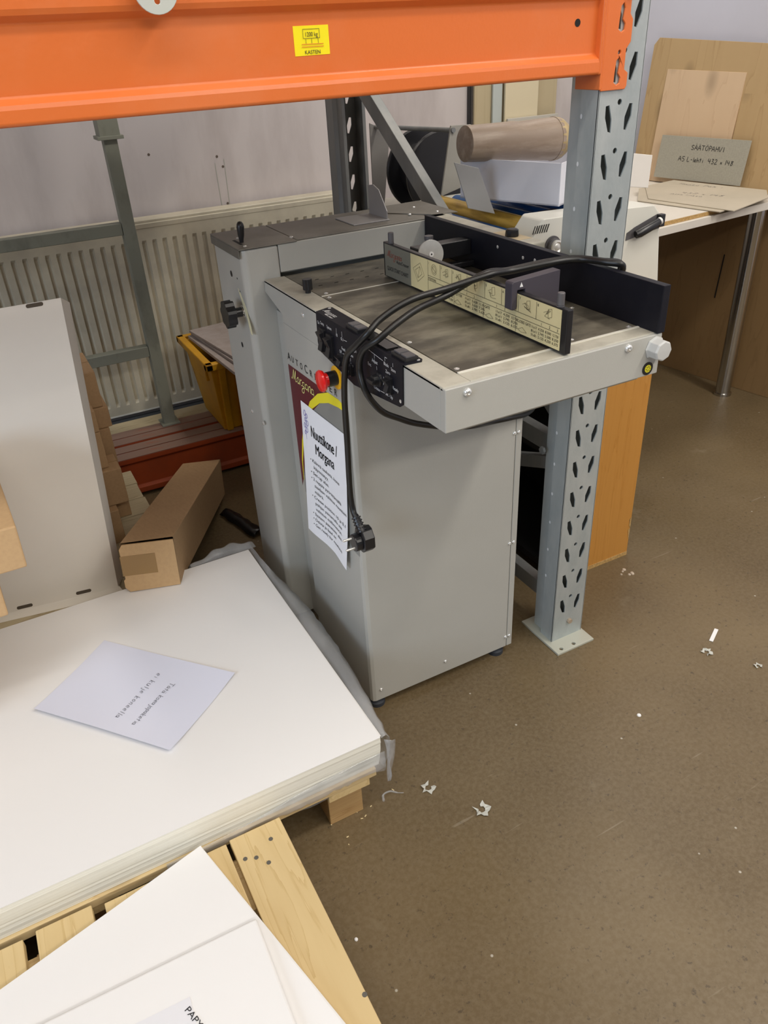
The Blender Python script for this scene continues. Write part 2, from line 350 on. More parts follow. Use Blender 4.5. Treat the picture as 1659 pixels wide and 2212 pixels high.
G = {  # hand-drawn stroke alphabet, box 0..1 wide, baseline 0, cap 1
 'S': [[(.8, .85), (.5, 1), (.2, .8), (.4, .55), (.7, .35), (.55, .05), (.15, .1)]], 'A': [[(0, 0), (.4, 1), (.75, 0)], [(.15, .4), (.65, .4)]],
 'T': [[(0, 1), (.8, .95)], [(.4, 1), (.4, 0)]], 'O': [[(.4, 1), (.1, .7), (.15, .2), (.45, 0), (.75, .4), (.65, .85), (.4, 1)]],
 'P': [[(.15, 0), (.15, 1), (.6, .9), (.6, .6), (.15, .5)]], 'H': [[(.1, 0), (.15, 1)], [(.7, 0), (.7, 1)], [(.1, .5), (.7, .5)]],
 'V': [[(0, 1), (.35, 0), (.75, 1)]], 'I': [[(.3, 0), (.3, 1)]], 'L': [[(.15, 1), (.1, 0), (.65, .05)]],
 '5': [[(.7, 1), (.2, 1), (.2, .6), (.6, .5), (.6, .1), (.15, 0)]], '4': [[(.2, 1), (.1, .5), (.7, .5)], [(.6, .95), (.55, 0)]],
 '3': [[(.15, .95), (.6, .9), (.3, .55), (.65, .3), (.5, 0), (.1, .05)]], '2': [[(.1, .8), (.4, 1), (.65, .7), (.1, 0), (.75, .05)]],
 '1': [[(.3, 1), (.2, 0)]], '8': [[(.55, .9), (.2, .8), (.6, .3), (.3, 0), (.15, .25), (.65, .8), (.55, .9)]],
 '-': [[(.2, .45), (.6, .45)]], 'l': [[(.2, 1), (.2, 0)]], 'e': [[(.1, .3), (.5, .35), (.4, .6), (.15, .5), (.1, .15), (.5, .05)]],
 'h': [[(.1, 1), (.1, 0)], [(.1, .35), (.4, .55), (.5, 0)]], 't': [[(.3, .9), (.25, 0)], [(.05, .6), (.5, .6)]], 'i': [[(.25, .55), (.25, 0)], [(.25, .75), (.26, .8)]],
 'x': [[(.1, .5), (.5, .1)], [(.1, .1), (.5, .5)]], 'o': [[(.3, .6), (.05, .35), (.25, 0), (.5, .25), (.3, .6)]], 'a': [[(.45, .5), (.1, .5), (.1, .1), (.45, .15), (.45, .55), (.55, 0)]],
 'k': [[(.1, 1), (.1, 0)], [(.5, .6), (.1, .3), (.5, 0)]], 'j': [[(.3, .55), (.3, -.3), (.05, -.3)], [(.3, .75), (.31, .8)]], 'p': [[(.1, .6), (.1, -.4)], [(.1, .5), (.45, .5), (.45, .1), (.1, .05)]],
 'u': [[(.05, .6), (.1, .05), (.45, .1), (.5, .6), (.55, 0)]], 'n': [[(.05, .55), (.05, 0)], [(.05, .4), (.35, .6), (.45, 0)]], 'r': [[(.1, .6), (.1, 0)], [(.1, .4), (.4, .6)]],
 'g': [[(.45, .5), (.1, .45), (.15, .1), (.45, .2), (.45, .55), (.4, -.4), (0, -.45), (.1, -.15), (.55, .05)]], 'M': [[(-.15, .15), (.05, .1), (.35, 1), (.4, .1), (.75, 1), (.7, .1), (.9, 0)]],
 'K': [[(.1, 1), (.1, 0)], [(.6, 1), (.1, .5), (.6, 0)]], '"': []}
def smoothpts(P, n=6):
    P = [V(p) for p in P]
    if len(P) < 3: return P
    out = []
    for i in range(len(P) - 1):
        a, b, c, d = P[max(i - 1, 0)], P[i], P[i + 1], P[min(i + 2, len(P) - 1)]
        for k in range(n):
            t = k / n; out.append(0.5 * ((2 * b) + (c - a) * t + (2 * a - 5 * b + 4 * c - d) * t * t + (3 * b - a - 3 * c + d) * t ** 3))
    return out + [P[-1]]
def ribbon(mb, P, F, wd, lift=0.0005):
    o, u, v = V(F[0]), V(F[1]).normalized(), V(F[2]).normalized(); w_ = u.cross(v); L_ = []; 
    for i, p in enumerate(P):
        t = (P[min(i + 1, len(P) - 1)] - P[max(i - 1, 0)])
        if t.length < 1e-9: t = V((1, 0))
        t.normalize(); nn = V((-t.y, t.x)) * wd / 2
        for q in (p + nn, p - nn): L_.append(o + u * q.x + v * q.y + w_ * lift)
    mb.add(L_, [(2 * i + 1, 2 * i + 3, 2 * i + 2, 2 * i) for i in range(len(P) - 1)]); return mb
def hand(mb, body, F, size, wd, adv=0.75, jit=0.04, shear=0.0, lift=0.0005, script=False):
    x = 0; rnd = random.Random(body)
    for ch in body:
        base = {'Ä': 'A', 'Ö': 'O', 'ä': 'a', 'ö': 'o'}.get(ch, ch)
        dy = rnd.uniform(-jit, jit)
        for st in G.get(base, []):
            pts = [V(((x + p[0] + shear * p[1]) * size, (p[1] + dy) * size)) for p in st]
            ribbon(mb, smoothpts(pts, 4 if not script else 6), F, wd, lift)
        if ch in 'ÄÖäö':
            t = 1.2 if ch in 'ÄÖ' else 0.8
            for dx in (.25, .5): ribbon(mb, [V(((x + dx) * size, t * size)), V(((x + dx + .03) * size, (t + .08) * size))], F, wd, lift)
        if ch == ' ': x += 0.55; continue
        mx = max(p[0] for st in G.get(base, [[(0.4, 0)]]) for p in st)
        if script and ch != body[-1]: ribbon(mb, [V(((x + mx - .06) * size, .03 * size)), V(((x + mx + .16) * size, .12 * size))], F, wd * .8, lift)
        x += mx + (.10 if script else .20 * adv / .72)
    return mb

# frames on common planes: u to the right as read, w towards the viewer
def FX(x, y, z): return ((x, y, z), (0, -1, 0), (0, 0, 1))     # on a face whose normal is -x
def FY(x, y, z): return ((x, y, z), (1, 0, 0), (0, 0, 1))      # on a face whose normal is -y
def FZ(x, y, z, a=0): return ((x, y, z), (math.cos(a), math.sin(a), 0), (-math.sin(a), math.cos(a), 0))
def button(mb, F, r, h, n=14, hexs=False):  # domed screw head
    o, u, v = V(F[0]), V(F[1]), V(F[2]); w_ = u.cross(v)
    return mb._rev(o, w_, [(-0.001, r), (h * 0.4, r), (h * 0.85, r * 0.75), (h, r * 0.4), (h * 0.6, r * 0.38), (h * 0.6, 0.0001)], n)

# ================================================================= SETTING
YB = 2.95
mb = MB().box(-5, 6, -5, 5, -0.05, 0.0); struct('floor', mb, floor_mat(), origin=(0, 0, 0))
WN = V((.989, .147, 0)); WD = V((-.147, .989, 0)); WP = V((2.665, 2.30, 0))  # right-hand wall runs slightly askew
def onw(s, off=0.0, z=0.0): p = WP + WD * s - WN * off; return V((p.x, p.y, z))
struct('wall_back', MB().box(-4.2, onw(0.66).x + 0.02, YB, YB + 0.1, 0, 3.6), WALL, origin=(0, YB, 0))
a, b = onw(0.66), onw(-7.0)
mb = MB().hexa([a, b, b + WN * .1, a + WN * .1][::-1], [p + V((0, 0, 3.6)) for p in (a, b, b + WN * .1, a + WN * .1)][::-1]); struct('wall_right', mb, WALLR)
struct('ceiling', MB().box(-5, 5, -4.5, 3.1, 3.6, 3.7), CEIL)
struct('wall_left', MB().box(-4.3, -4.2, -4.5, 3.0, 0, 3.6), WALL)
struct('baseboard_back', MB().box(-4.2, 2.5, YB - 0.012, YB, 0, 0.07), mat('grey_skirting', (0.20, 0.21, 0.22), 0.6))

# ================================================================= RACK
UPX0, UPX1, UPY = 0.995, 1.087, 1.109
def upright(name, root, yf, ydir, z1, kmax):
    """perforated steel channel; front web at y=yf, flanges run along ydir."""
    cx = (UPX0 + UPX1) / 2
    holes = []
    for k in range(kmax):
        zc = 0.131 + 0.0753 * k
        if zc + 0.01 > z1: break
        if k > 0: holes.append([(p[0] - UPX0, p[1]) for p in circ(1.042, zc, 0.0048, 10)])
        L = [(1.020, -.0035), (1.012, -.0045), (1.0125, -.022), (1.021, -.044), (1.028, -.046), (1.0275, -.026)]
        R = [(1.071, -.004), (1.064, -.0035), (1.056, -.024), (1.0565, -.043), (1.062, -.0445), (1.071, -.023)]
        for S_ in (L, R): holes.append([(x - UPX0, z + zc) for x, z in S_])
    holes.append([(p[0] - UPX0, p[1]) for p in circ(1.042, 0.131, 0.0048, 10)])
    W = UPX1 - UPX0; T = 0.0025
    web = MB()
    F = ((UPX0, yf, 0), (1, 0, 0), (0, 0, 1))  # w = -y
    t0, t1 = (-T, 0) if ydir > 0 else (0, T)
    web.prism(F, [(0, 0.004), (W, 0.004), (W, z1), (0, z1)], t0, t1, holes)
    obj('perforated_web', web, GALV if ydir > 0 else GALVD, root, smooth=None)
    for s in (-1, 1):
        xo = UPX0 if s < 0 else UPX1
        lp = .043 if ydir > 0 else .020  # front post lips lengthened out of view to darken its slots
        pr = [(0, 0), (0, .044), (.010, .052), (.010, .082), (lp, .082), (lp, .0795), (.0125, .0795), (.0125, .051), (.0025, .043), (.0025, 0)]
        prof = [(xo - s * p[0], yf + ydir * p[1]) for p in pr]
        m2 = MB().prism(((0, 0, 0), (1, 0, 0), (0, 1, 0)), prof, 0.004, z1)
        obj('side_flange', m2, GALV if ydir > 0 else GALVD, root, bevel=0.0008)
frame = thing('rack_upright_frame', (1.041, 1.65, 0), 'galvanised pallet rack upright frame with perforated front post beside the grey machine', 'rack frame')
upright('front_post', frame, UPY, 1, 2.4, 31)
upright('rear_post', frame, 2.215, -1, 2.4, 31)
# flange edge holes
PALEH = mat('pale_hole', (0.75, 0.76, 0.76), 0.5)
for k in range(1, 17):
    z = 0.131 + 0.0753 * k - 0.02
    mb = MB().add([V((UPX0 - 0.0004, 1.1485 + 0.0028 * math.cos(t), z + 0.0040 * math.sin(t))) for t in [6.283 * j / 12 for j in range(12)]], [tuple(range(12))[::-1]])
    obj('edge_hole', mb, PALEH, frame)
def brace(p, q, wd=0.042, dp=0.026, m_=GALVD):
    p, q = V(p), V(q); d = (q - p).normalized(); L = (q - p).length
    up = V((1, 0, 0)); sd = d.cross(up).normalized()
    F = (p, up, sd)
    c = [(-dp / 2, -wd / 2), (dp / 2, -wd / 2), (dp / 2, -wd / 2 + .012), (dp / 2 - .0025, -wd / 2 + .012), (dp / 2 - .0025, -wd / 2 + .0025), (-dp / 2 + .0025, -wd / 2 + .0025),
         (-dp / 2 + .0025, wd / 2 - .0025), (dp / 2 - .0025, wd / 2 - .0025), (dp / 2 - .0025, wd / 2 - .012), (dp / 2, wd / 2 - .012), (dp / 2, wd / 2), (-dp / 2, wd / 2)]
    m3 = MB().prism(F, [(x, y) for x, y in c], 0, L) if up.cross(sd).dot(d) > 0 else MB().prism(F, c, -L, 0)
    obj('brace', m3, m_, frame, bevel=0.0012)
brace((1.035, 2.17, 1.27), (1.035, 1.16, 0.565))
brace((1.035, 1.19, 0.505), (1.035, 2.17, 0.505))
brace((1.035, 1.16, 0.475), (1.035, 2.17, -0.01 + 0.10), 0.03)
brace((1.035, 1.16, 0.10), (1.035, 2.17, 0.10))
m3 = MB(); m3.prism(FZ(0, 0, 0.0), [(.981, 1.066), (1.092, 1.066), (1.092, 1.212), (.981, 1.212)], 0.0, 0.006, [circ(1.000, 1.078, .005), circ(1.038, 1.078, .005), circ(1.07, 1.20, .005)])
obj('base_plate', m3, mat('zinc_plate', (0.50, 0.50, 0.42), 0.5, 0.2), frame, bevel=0.0008)
m3 = MB().box(.981, 1.092, 2.11, 2.24, 0, .006); obj('base_plate', m3, GALVD, frame)
m3 = MB().prism(FY(1.044, UPY, 0.055), circ(0, 0, 0.0072, 6), 0, 0.007); obj('bolt', m3, mat('rusty_nut', (0.42, 0.33, 0.24), 0.5, 0.3), frame, bevel=0.001)
m3 = MB().prism(FX(0.992, 1.185, 0.507), circ(0, 0, 0.009, 6), 0, 0.006); obj('bolt', m3, GALVD, frame)

beam = thing('rack_beam', (-0.3, 1.13, 1.228), 'orange steel rack beam crossing the top with a yellow load sticker', 'rack beam')
X0B, X1B = -1.35, 0.992
prof = [(1.104, 1.231), (1.1045, 1.246), (1.106, 1.251), (1.1155, 1.258), (1.1155, 1.331), (1.106, 1.339), (1.104, 1.345), (1.104, 1.362), (1.108, 1.365), (1.155, 1.365), (1.155, 1.228), (1.107, 1.228)]
obj('beam_section', MB().ext(prof, X0B, X1B), ORANGE, beam, bevel=0.002, seg=3)
hole = MB().prism(FY(0.944, 1.1155, 1.302), circ(0, 0, 0.0055), -0.0002, 0.0005); obj('peg_hole', hole, BLACKIN, beam)
def connector(side, z0, par):
    # leg on the face of the post with key slots, leg on the side of the post
    def key(cx, cz): return [(cx - .0045, cz + .014), (cx + .001, cz + .019), (cx + .004, cz + .012), (cx + .0015, cz - .004), (cx + .007, cz - .010), (cx + .006, cz - .018), (cx, cz - .021), (cx - .0065, cz - .017), (cx - .006, cz - .004)]
    out = [(0.994, 1.204), (1.046, 1.204), (1.0495, 1.209), (1.0495, 1.228), (1.041, 1.233), (1.041, 1.262), (1.0495, 1.272), (1.0495, 1.303), (1.043, 1.311), (1.043, 1.338), (1.0495, 1.346), (1.0495, 1.40), (0.994, 1.40)]
    holes = [key(1.027, 1.232), key(1.027, 1.307), circ(1.027, 1.258, .0032, 10), circ(1.027, 1.334, .0032, 10), key(1.027, 1.382)]
    m4 = MB().prism(FY(0, 1.1085, 0), out, 0, 0.0035, holes)
    m4.box(0.9905, 0.9948, 1.105, 1.166, 1.206, 1.40)
    obj('end_connector', m4, ORANGE, par, bevel=0.0012)
connector(1, 0, beam)
m4 = MB(); m4.box(0.985, 0.9915, 1.1035, 1.155, 1.228, 1.365); obj('weld_seam', m4, ORANGE, beam, bevel=0.003, seg=3)
m4 = MB().cyl((1.031, 1.104, 1.334), (1.046, 1.094, 1.336), 0.0018, 8); obj('safety_pin', m4, CHROME, beam)
st = obj('load_sticker', MB().prism(FY(0.4625, 1.1155, 1.2815), [(0, 0), (.0515, .0005), (.0515, .0345), (0, .0345)], 0, 0.0004), STICK, beam, label='yellow load limit sticker')
mb = MB(); letters(mb, '1200 kg', FY(0.4785, 1.1149, 1.3035), 0.0075, 0.019); letters(mb, 'KASTEN', FY(0.4765, 1.1149, 1.2833), 0.0065, 0.023)
def lines(mb, F, segs, wd, lift=0.0006):
    for s in segs: ribbon(mb, [V(s[0]), V(s[1])], F, wd, lift)
    return mb
lines(mb, FY(0, 1.1149, 0), [((.476, 1.3015), (.500, 1.3015)), ((.476, 1.3120), (.500, 1.3120)), ((.476, 1.3015), (.476, 1.312)), ((.500, 1.3015), (.500, 1.312)), ((.4795, 1.2955), (.4795, 1.301)), ((.488, 1.2955), (.488, 1.301)), ((.4975, 1.2955), (.4975, 1.301))], 0.0005)
obj('sticker_print', mb, INK, st)
mb = lines(MB(), FY(0, 1.1149, 0), [((.473, 1.2948), (.505, 1.2948)), ((.473, 1.2918), (.505, 1.2918))], 0.0009); obj('sticker_print', mb, mat('orange_print', (0.75, 0.25, 0.02), 0.5), st)
tg = thing('round_hanging_tab', (0.281, 1.086, 1.337), 'white round metal tab with a slotted hole hanging before the orange beam', 'metal tab')
m5 = MB().prism(FY(0.2815, 1.088, 1.360), circ(0, 0, 0.0265, 32), 0, 0.003, [[(p[0], p[1]) for p in rrect(-.0035, .0035, -.016, 0.004, .003)]])
obj('tab_plate', m5, mat('white_zinc', (0.62, 0.64, 0.58), 0.4, 0.2), tg, bevel=0.001)
m5 = MB().cyl((0.2815, 1.087, 1.372), (0.2815, 1.1035, 1.372), 0.006, 12); obj('spacer_bolt', m5, GALVD, tg)
# unseen deck added above the beam to shade the space behind it
sh = thing('shade_deck', (-0.2, 1.65, 1.366), 'unseen boarded deck added over the orange beam to shade the back', 'shelf')
for i in range(6):
    y0 = 1.11 + i * 0.19
    obj('deck_board', MB().box(-1.3, 0.98, y0, y0 + 0.165, 1.366, 1.386), PINEX, sh, bevel=0.002)

# ================================================================= CREASING MACHINE
M0 = thing('creasing_machine', (0.70, 1.33, 0), 'light grey floor standing paper creasing machine with feed table and black control panel', 'machine')
XL, XR, YT, ZT, YC = 0.514, 0.909, 0.824, 0.890, 1.142
# cabinet body
cab = MB().prism(((0, 0, 0), (1, 0, 0), (0, 1, 0)), [(XL + 0.010, YC), (0.8805, YC), (0.8805, YC + .003), (0.8825, YC + .003), (0.8825, YC), (0.897, YC), (0.897, 1.52), (XL + .02, 1.52), (XL + .02, 1.433), (XL, 1.433), (XL, YC + 0.010), (XL + .003, YC + .003)], 0.022, 0.8233)
obj('cabinet_body', cab, MACH, M0, bevel=0.003, seg=2)
sp = MB().prism(FX(XL, 0, 0), [(-1.515, .889), (-1.519, .866), (-1.433, .840), (-1.433, .8235), (-.8378, .8235), (-.8378, .889)], -0.003, 0.0)
obj('table_side_panel', sp, MACH, M0, bevel=0.0008)
obj('table_front_apron', MB().box(XL, XR, YT, YT + 0.014, 0.8235, 0.889), MACH, M0, bevel=0.0015, seg=3)
# top rim of the table: thin frame round the plates
obj('table_rim', MB().box(XL, 0.5585, YT + .006, 1.515, 0.884, 0.8903).box(0.5585, XR, YT + .006, 0.862, 0.884, 0.8903).box(0.905, XR, 0.862, 1.515, 0.80, 0.8903).box(0.5585, 0.905, 0.862, 1.515, 0.80, 0.8865), MACHTOP, M0, bevel=0.0015)
obj('feed_plate', MB().box(0.5595, 0.9035, 0.8655, 1.329, 0.8868, 0.8906), STEELPL, M0, bevel=0.0005)
obj('rear_feed_plate', MB().box(0.5595, 0.9035, 1.331, 1.515, 0.8868, 0.8902), STEELPL, M0, bevel=0.0005)
STRIPM = mat('pale_steel_strip', (.80, .78, .70), .3, .2)
obj('steel_edge_strip', MB().box(0.5595, 0.9035, 0.8612, 0.8652, 0.8866, 0.8916), STRIPM, M0)
obj('rear_edge_strip', MB().box(0.5595, 0.74, 1.3285, 1.3309, 0.8866, 0.8914), STRIPM, M0)
mb = MB()
for i in range(9):
    for j in range(2): mb.prism(FZ(0.585 + .034 * i + .012 * j, 1.40 + 0.045 * j, 0.8904, 0.2), [(0, 0), (.009, 0), (.009, .0018), (0, .0018)], 0, 0.0002)
obj('plate_slots', mb, BLACKIN, M0)
def rep(name, pts, Ff, r, h, m_, par):
    first = None; out = []
    for p in pts:
        o = obj(name, button(MB(), Ff(*p), r, h), m_, par, smooth=40); out.append(o)
    return out
FT = lambda x, y, z: FZ(x, y, z)
rep('plate_screw', [(.568, 1.315, .8906), (.567, 1.014, .8906), (.567, .878, .8906), (.775, .878, .8906), (.885, .872, .8906), (.878, 1.0, .8906), (.845, 1.15, .8906), (.575, 1.345, .8903)], FT, .0042, .0012, CHROME, M0)
rep('apron_bolt', [(.5495, YT, .878), (.8405, YT, .879)], FY, .0065, .005, CHROME, M0)
rep('cabinet_screw', [(.537, YC, .052), (.707, YC, .055), (.8775, YC, .052), (.8885, YC, .052), (.8775, YC, .325), (.8885, YC, .325), (.8775, YC, .597), (.8885, YC, .597)], FY, .0042, .003, CHROME, M0)
rep('side_screw', [(XL, 1.319, .867)], FX, .005, .003, CHROME, M0)
# tower across the back
tw = MB().prism(((0, 0, 0), (1, 0, 0), (0, 1, 0)), [(0.474, 1.53), (0.484, 1.52), (0.5535, 1.52), (0.5535, 1.70), (0.474, 1.70)], 0.022, 0.951)
obj('tower_column', tw, MACH, M0, bevel=0.004, seg=3)
obj('bridge_cover', MB().box(0.5545, 0.905, 1.521, 1.56, 0.8965, 0.9525).box(0.5545, 0.895, 1.534, 1.56, 0.891, 0.8965), MACH, M0, bevel=0.0015)
obj('bridge_body', MB().box(0.5545, 0.975, 1.562, 1.70, 0.60, 0.952), MACH, M0, bevel=0.002)
cv = MB(); cv.box(0.470, 0.5955, 1.517, 1.705, 0.9525, 0.9555).box(0.470, 0.4725, 1.522, 1.705, 0.935, 0.9525)
cv.box(0.5975, 0.957, 1.525, 1.705, 0.9525, 0.9555)
obj('top_cover', cv, STEELDK, M0, bevel=0.0012)
obj('corner_cover_plate', MB().prism(FZ(0, 0, .9556), [(.855, 1.705), (.86, 1.63), (.93, 1.545), (.99, 1.53), (.995, 1.705)], 0, 0.002), STEELDK, M0, bevel=0.0006)
rep('cover_screw', [(.503, 1.615, .9556), (.490, 1.535, .9556), (.596, 1.55, .9556), (.892, 1.575, .9578), (.940, 1.64, .9578), (.955, 1.56, .9578)], FT, .0040, .002, CHROME, M0)
lb = MB().prism(FX(0.7455, 0, 0.9557), [(-1.655, 0), (-1.56, 0), (-1.56, .0025), (-1.655, .0025)], -0.088, 0.0)
lb.prism(FX(0.829, 0, 0.9557), [(-1.650, .002), (-1.565, .002), (-1.565, .018), (-1.60, .058), (-1.625, .066), (-1.650, .062)], -0.0025, 0.0)
obj('angle_bracket', lb, mat('bracket_steel', (0.33, 0.32, 0.32), 0.4, 0.4), M0, bevel=0.0006)
lv = MB()._rev(V((0.497, 1.575, 0.9555)), V((0.05, 0, 1)), [(0, .0042), (.006, .0048), (.015, .0066), (.030, .0078), (.036, .0068), (.040, .0040), (.041, .0001)], 20)
obj('lever_knob', lv, BLACK, M0, smooth=50)
obj('lever_slot', MB().box(.487, .493, 1.555, 1.605, .9556, .9559), BLACKIN, M0)
mb = MB(); mb.prism(FX(.474, 0, 0), circ(-1.602, .891, .0065), 0, .0004).prism(FX(.474, 0, 0), circ(-1.600, .737, .0060), 0, .0004).prism(FX(.474, 0, 0), circ(-1.566, .8885, .002), 0, .0004).prism(FX(.474, 0, 0), circ(-1.560, .863, .002), 0, .0004)
obj('panel_holes', mb, BLACKIN, M0)
rep('side_screw', [(.474, 1.60, .578), (.474, 1.527, .576), (.474, 1.545, .94)], FX, .0050, .003, CHROME, M0)
lb2 = MB().prism(FX(.474, 0, 0), [(-1.570, .868), (-1.560, .862), (-1.533, .835), (-1.518, .800), (-1.514, .782), (-1.524, .782), (-1.536, .812), (-1.556, .842)], 0, .0005)
obj('arc_scale_label', lb2, mat('cream_sticker', (0.78, 0.73, 0.48), 0.5), M0)
kn = MB()._rev(V((.474, 1.556, .822)), V((-1, 0, 0)), [(0, .0135), (.002, .0135), (.002, .006), (.006, .006)], 20); obj('knob_bush', kn, CHROME, M0, smooth=40)
ring = []
for k in range(28):
    t = 2 * math.pi * k / 28; r = 0.0235 if (k % 4) in (1, 2) else 0.0205; ring.append((r * 1.22 * math.cos(t), r * 1.22 * math.sin(t)))
kn = MB().prism(FX(.474 - .022, 1.556, .822), ring, 0, .019); kn.prism(FX(.474, 1.556, .822), circ(0, 0, .0100, 20), .004, .024)
obj('hand_knob', kn, BLACK, M0, bevel=0.002, seg=3)
kb = MB().prism(FZ(.549, 1.37, .8905), [( (0.0085 if k % 2 else 0.0092) * math.cos(6.2832 * k / 36), (0.0085 if k % 2 else 0.0092) * math.sin(6.2832 * k / 36)) for k in range(36)], .006, .026)
kb.cyl((.549, 1.37, .8900), (.549, 1.37, .897), .0055); obj('thumb_screw', kb, BLACK, M0, bevel=.0006)
# right-hand housing and black fence
obj('side_housing', MB().box(0.912, 0.968, 1.19, 1.56, 0.80, 0.9555), MACHTOP, M0, bevel=0.004, seg=3)
obj('housing_knob', MB()._rev(V((.942, 1.262, .9555)), V((0, 0, 1)), [(0, .013), (.003, .0135), (.012, .0125), (.014, .010), (.0145, .0001)], 10), BLACK, M0, smooth=30)
obj('housing_label', MB().box(.922, .962, 1.225, 1.31, .9556, .9560), mat('tan_label', (.52, .42, .26), .6), M0)
obj('black_side_fence', MB().box(0.8965, 0.9105, 0.822, 1.518, 0.8905, 0.9635), BLACKP, M0, bevel=0.001)
rep('fence_screw', [(.8965, 1.245, .945), (.8965, 1.165, .940), (.8965, 1.13, .942)], FX, .0032, .001, CHROME, M0)
carr = MB().box(.800, .896, 1.335, 1.365, .915, .945).box(.775, .815, 1.318, 1.372, .905, .942).box(.80, .896, 1.322, 1.34, .896, .906)
obj('guide_carriage', carr, BLACK, M0, bevel=.0015)
obj('carriage_pin', MB()._rev(V((.812, 1.36, .942)), V((0, 0, 1)), [(0, .007), (.010, .007), (.010, .009), (.017, .009)], 20), GREYBLK, M0, smooth=40)
dd = MB()._rev(V((.790, 1.318, .9345)), V((-.10, -1, .12)), [(0, .0265), (.003, .0268), (.0035, .0265)], 40); obj('scale_wheel', dd, ALU, M0, smooth=30)
obj('wheel_hub', MB()._rev(V((.790, 1.3145, .9349)), V((-.10, -1, .12)), [(0, .005), (.0012, .005)], 20), PAPER, M0)
obj('wheel_hub_screw', MB()._rev(V((.790, 1.3132, .9352)), V((-.10, -1, .12)), [(0, .0015), (.0006, .0015)], 10), BLACKIN, M0)
# quick start chart rail
rail = obj('chart_rail', MB().box(0.7205, 0.7310, 0.828, 1.381, 0.8925, 0.9580), BLACK, M0, bevel=.0012)
RX = 0.7205
ch = obj('chart_plate', MB().prism(FX(RX, 0, 0), [(-1.273, .8955), (-.8405, .8955), (-.8405, .9555), (-1.273, .9555)], 0, .0005), CREAM, rail, label='cream quick start chart')
obj('chart_title_plate', MB().prism(FX(RX, 0, 0), [(-1.375, .8945), (-1.273, .8945), (-1.273, .9555), (-1.375, .9555)], 0, .0005), SILV, rail)
t = MB(); letters(t, 'QUICK START CHART', FX(RX - .0006, 1.366, .9075), .0110, .083); letters(t, 'AutoCreaser', FX(RX - .0006, 1.328, .9260), .0095, .048, shear=.15)
FR = FX(RX - .0006, 0, 0)
cols = [1.210, 1.168, 1.130, 1.083, 1.031, .985, .941, .897]
seg = [((-1.210, .8975), (-1.210, .9545)), ((-1.210, .9285), (-.8415, .9285)), ((-1.210, .9205), (-.8415, .9205))]
seg += [((-c, .9285), (-c, .9545)) for c in cols[1:]] + [((-c, .8965), (-c, .9205)) for c in (1.123, 1.034, .946)]
lines(t, FR, seg, .0006)
for i, c in enumerate(cols):
    letters(t, str(i + 1), FX(RX - .0006, c - .002, .9485), .0058)
letters(t, 'POSITIONS', FX(RX - .0006, 1.2085, .9215), .0062, .026)
def tab(y0, head, ws, rows):
    letters(t, head, FX(RX - .0006, y0, .9135), .0065, ws)
    for i, r in enumerate(rows):
        for j, s in enumerate(r):
            letters(t, s, FX(RX - .0006, y0 - .030 - .021 * j + (.000 if j else 0), .9135 - .0062 * i), .0058, .0165)
lines(t, FR, [((-.915, .9165), (-.915, .9165))], .0004)
tab(1.119, 'LETTER', .021, [('11x17', '5.620', '11.295'), ('8½x11', '3.620', '7.295'), ('5½x8½', '2.785', '5.625')])
tab(1.030, 'GATE', .014, [('11x17', '4.250', '12.750'), ('8½x11', '2.745', '8.250'), ('5½x8½', '2.125', '6.375')])
letters(t, 'CLOSED GATE', FX(RX - .0006, .943, .9130), .0062, .034)
for i, r in enumerate([('11x17', '4.250', '8.500', '12.750'), ('8½x11', '2.745', '5.500', '8.250'), ('5½x8½', '2.125', '4.250', '6.375')]):
    for j, s in enumerate(r): letters(t, s, FX(RX - .0006, .9075 - .0167 * j, .9130 - .0062 * i), .0058, .0138)
for c, s in ((1.165, '8.500'), (1.165, '5.500'), (1.165, '4.250')): pass
for i, s in enumerate(('8.500', '5.500', '4.250')):
    letters(t, s, FX(RX - .0006, 1.140, .9130 - .0062 * i), .0055, .013); letters(t, ('11x17', '8½x11', '5½x8½')[i], FX(RX - .0006, 1.166, .9130 - .0062 * i), .0055, .016)
for y_, s in ((1.085, '1'), (1.063, '2'), (.999, '1'), (.977, '2'), (.885, '1'), (.866, '2'), (.848, '3')): letters(t, s, FX(RX - .0006, y_, .9220), .0058)
obj('chart_print', t, INK, rail)
t = MB()
def sk(cx, cz, P, closed=False): 
    pts = [V((-cx + p[0], cz + p[1])) for p in P]
    if closed: pts.append(pts[0])
    for i in range(len(pts) - 1): ribbon(t, [pts[i], pts[i + 1]], FR, .0006, .0006)
sk(1.243, .927, [(-.020, .004), (.006, .018), (.020, -.002), (-.004, -.018)], True); sk(1.243, .927, [(-.012, .002), (.004, .011), (.012, -.001), (-.003, -.011)], True); sk(1.243, .927, [(.004, .011), (-.003, -.011)])
sk(1.189, .942, [(p[0], p[1]) for p in circ(0, 0, .009, 16)], True); sk(1.189, .942, [(p[0], p[1]) for p in circ(0, 0, .006, 12)], True); sk(1.189, .942, [(-.006, .004), (.006, -.004)])
for cx in (1.149, 1.108, 1.060, 1.010, .962, .919, .868):
    r0 = random.Random(cx)
    P = [(r0.uniform(-.010, .010), r0.uniform(-.010, .010)) for _ in range(7)]
    sk(cx, .942, P); sk(cx, .942, [(-.002, .008), (.006, .010), (.007, -.002), (-.001, -.005), (-.002, .008)]); sk(cx, .941, [(-.012, .002), (-.003, .006)])
for cx in (1.112, 1.018, .930): sk(cx, .903, [(-.010, -.001), (.001, .004), (.012, -.002), (-.002, -.004), (-.010, -.001)])
obj('chart_sketches', t, mat('faded_print', (.20, .17, .10), .6), rail)
t = MB(); hand(t, 'Morgana', FX(RX - .0006, 1.364, .9335), .0125, .0009, adv=.66, jit=.02, shear=.25, script=True); obj('chart_logo', t, RINK, rail)
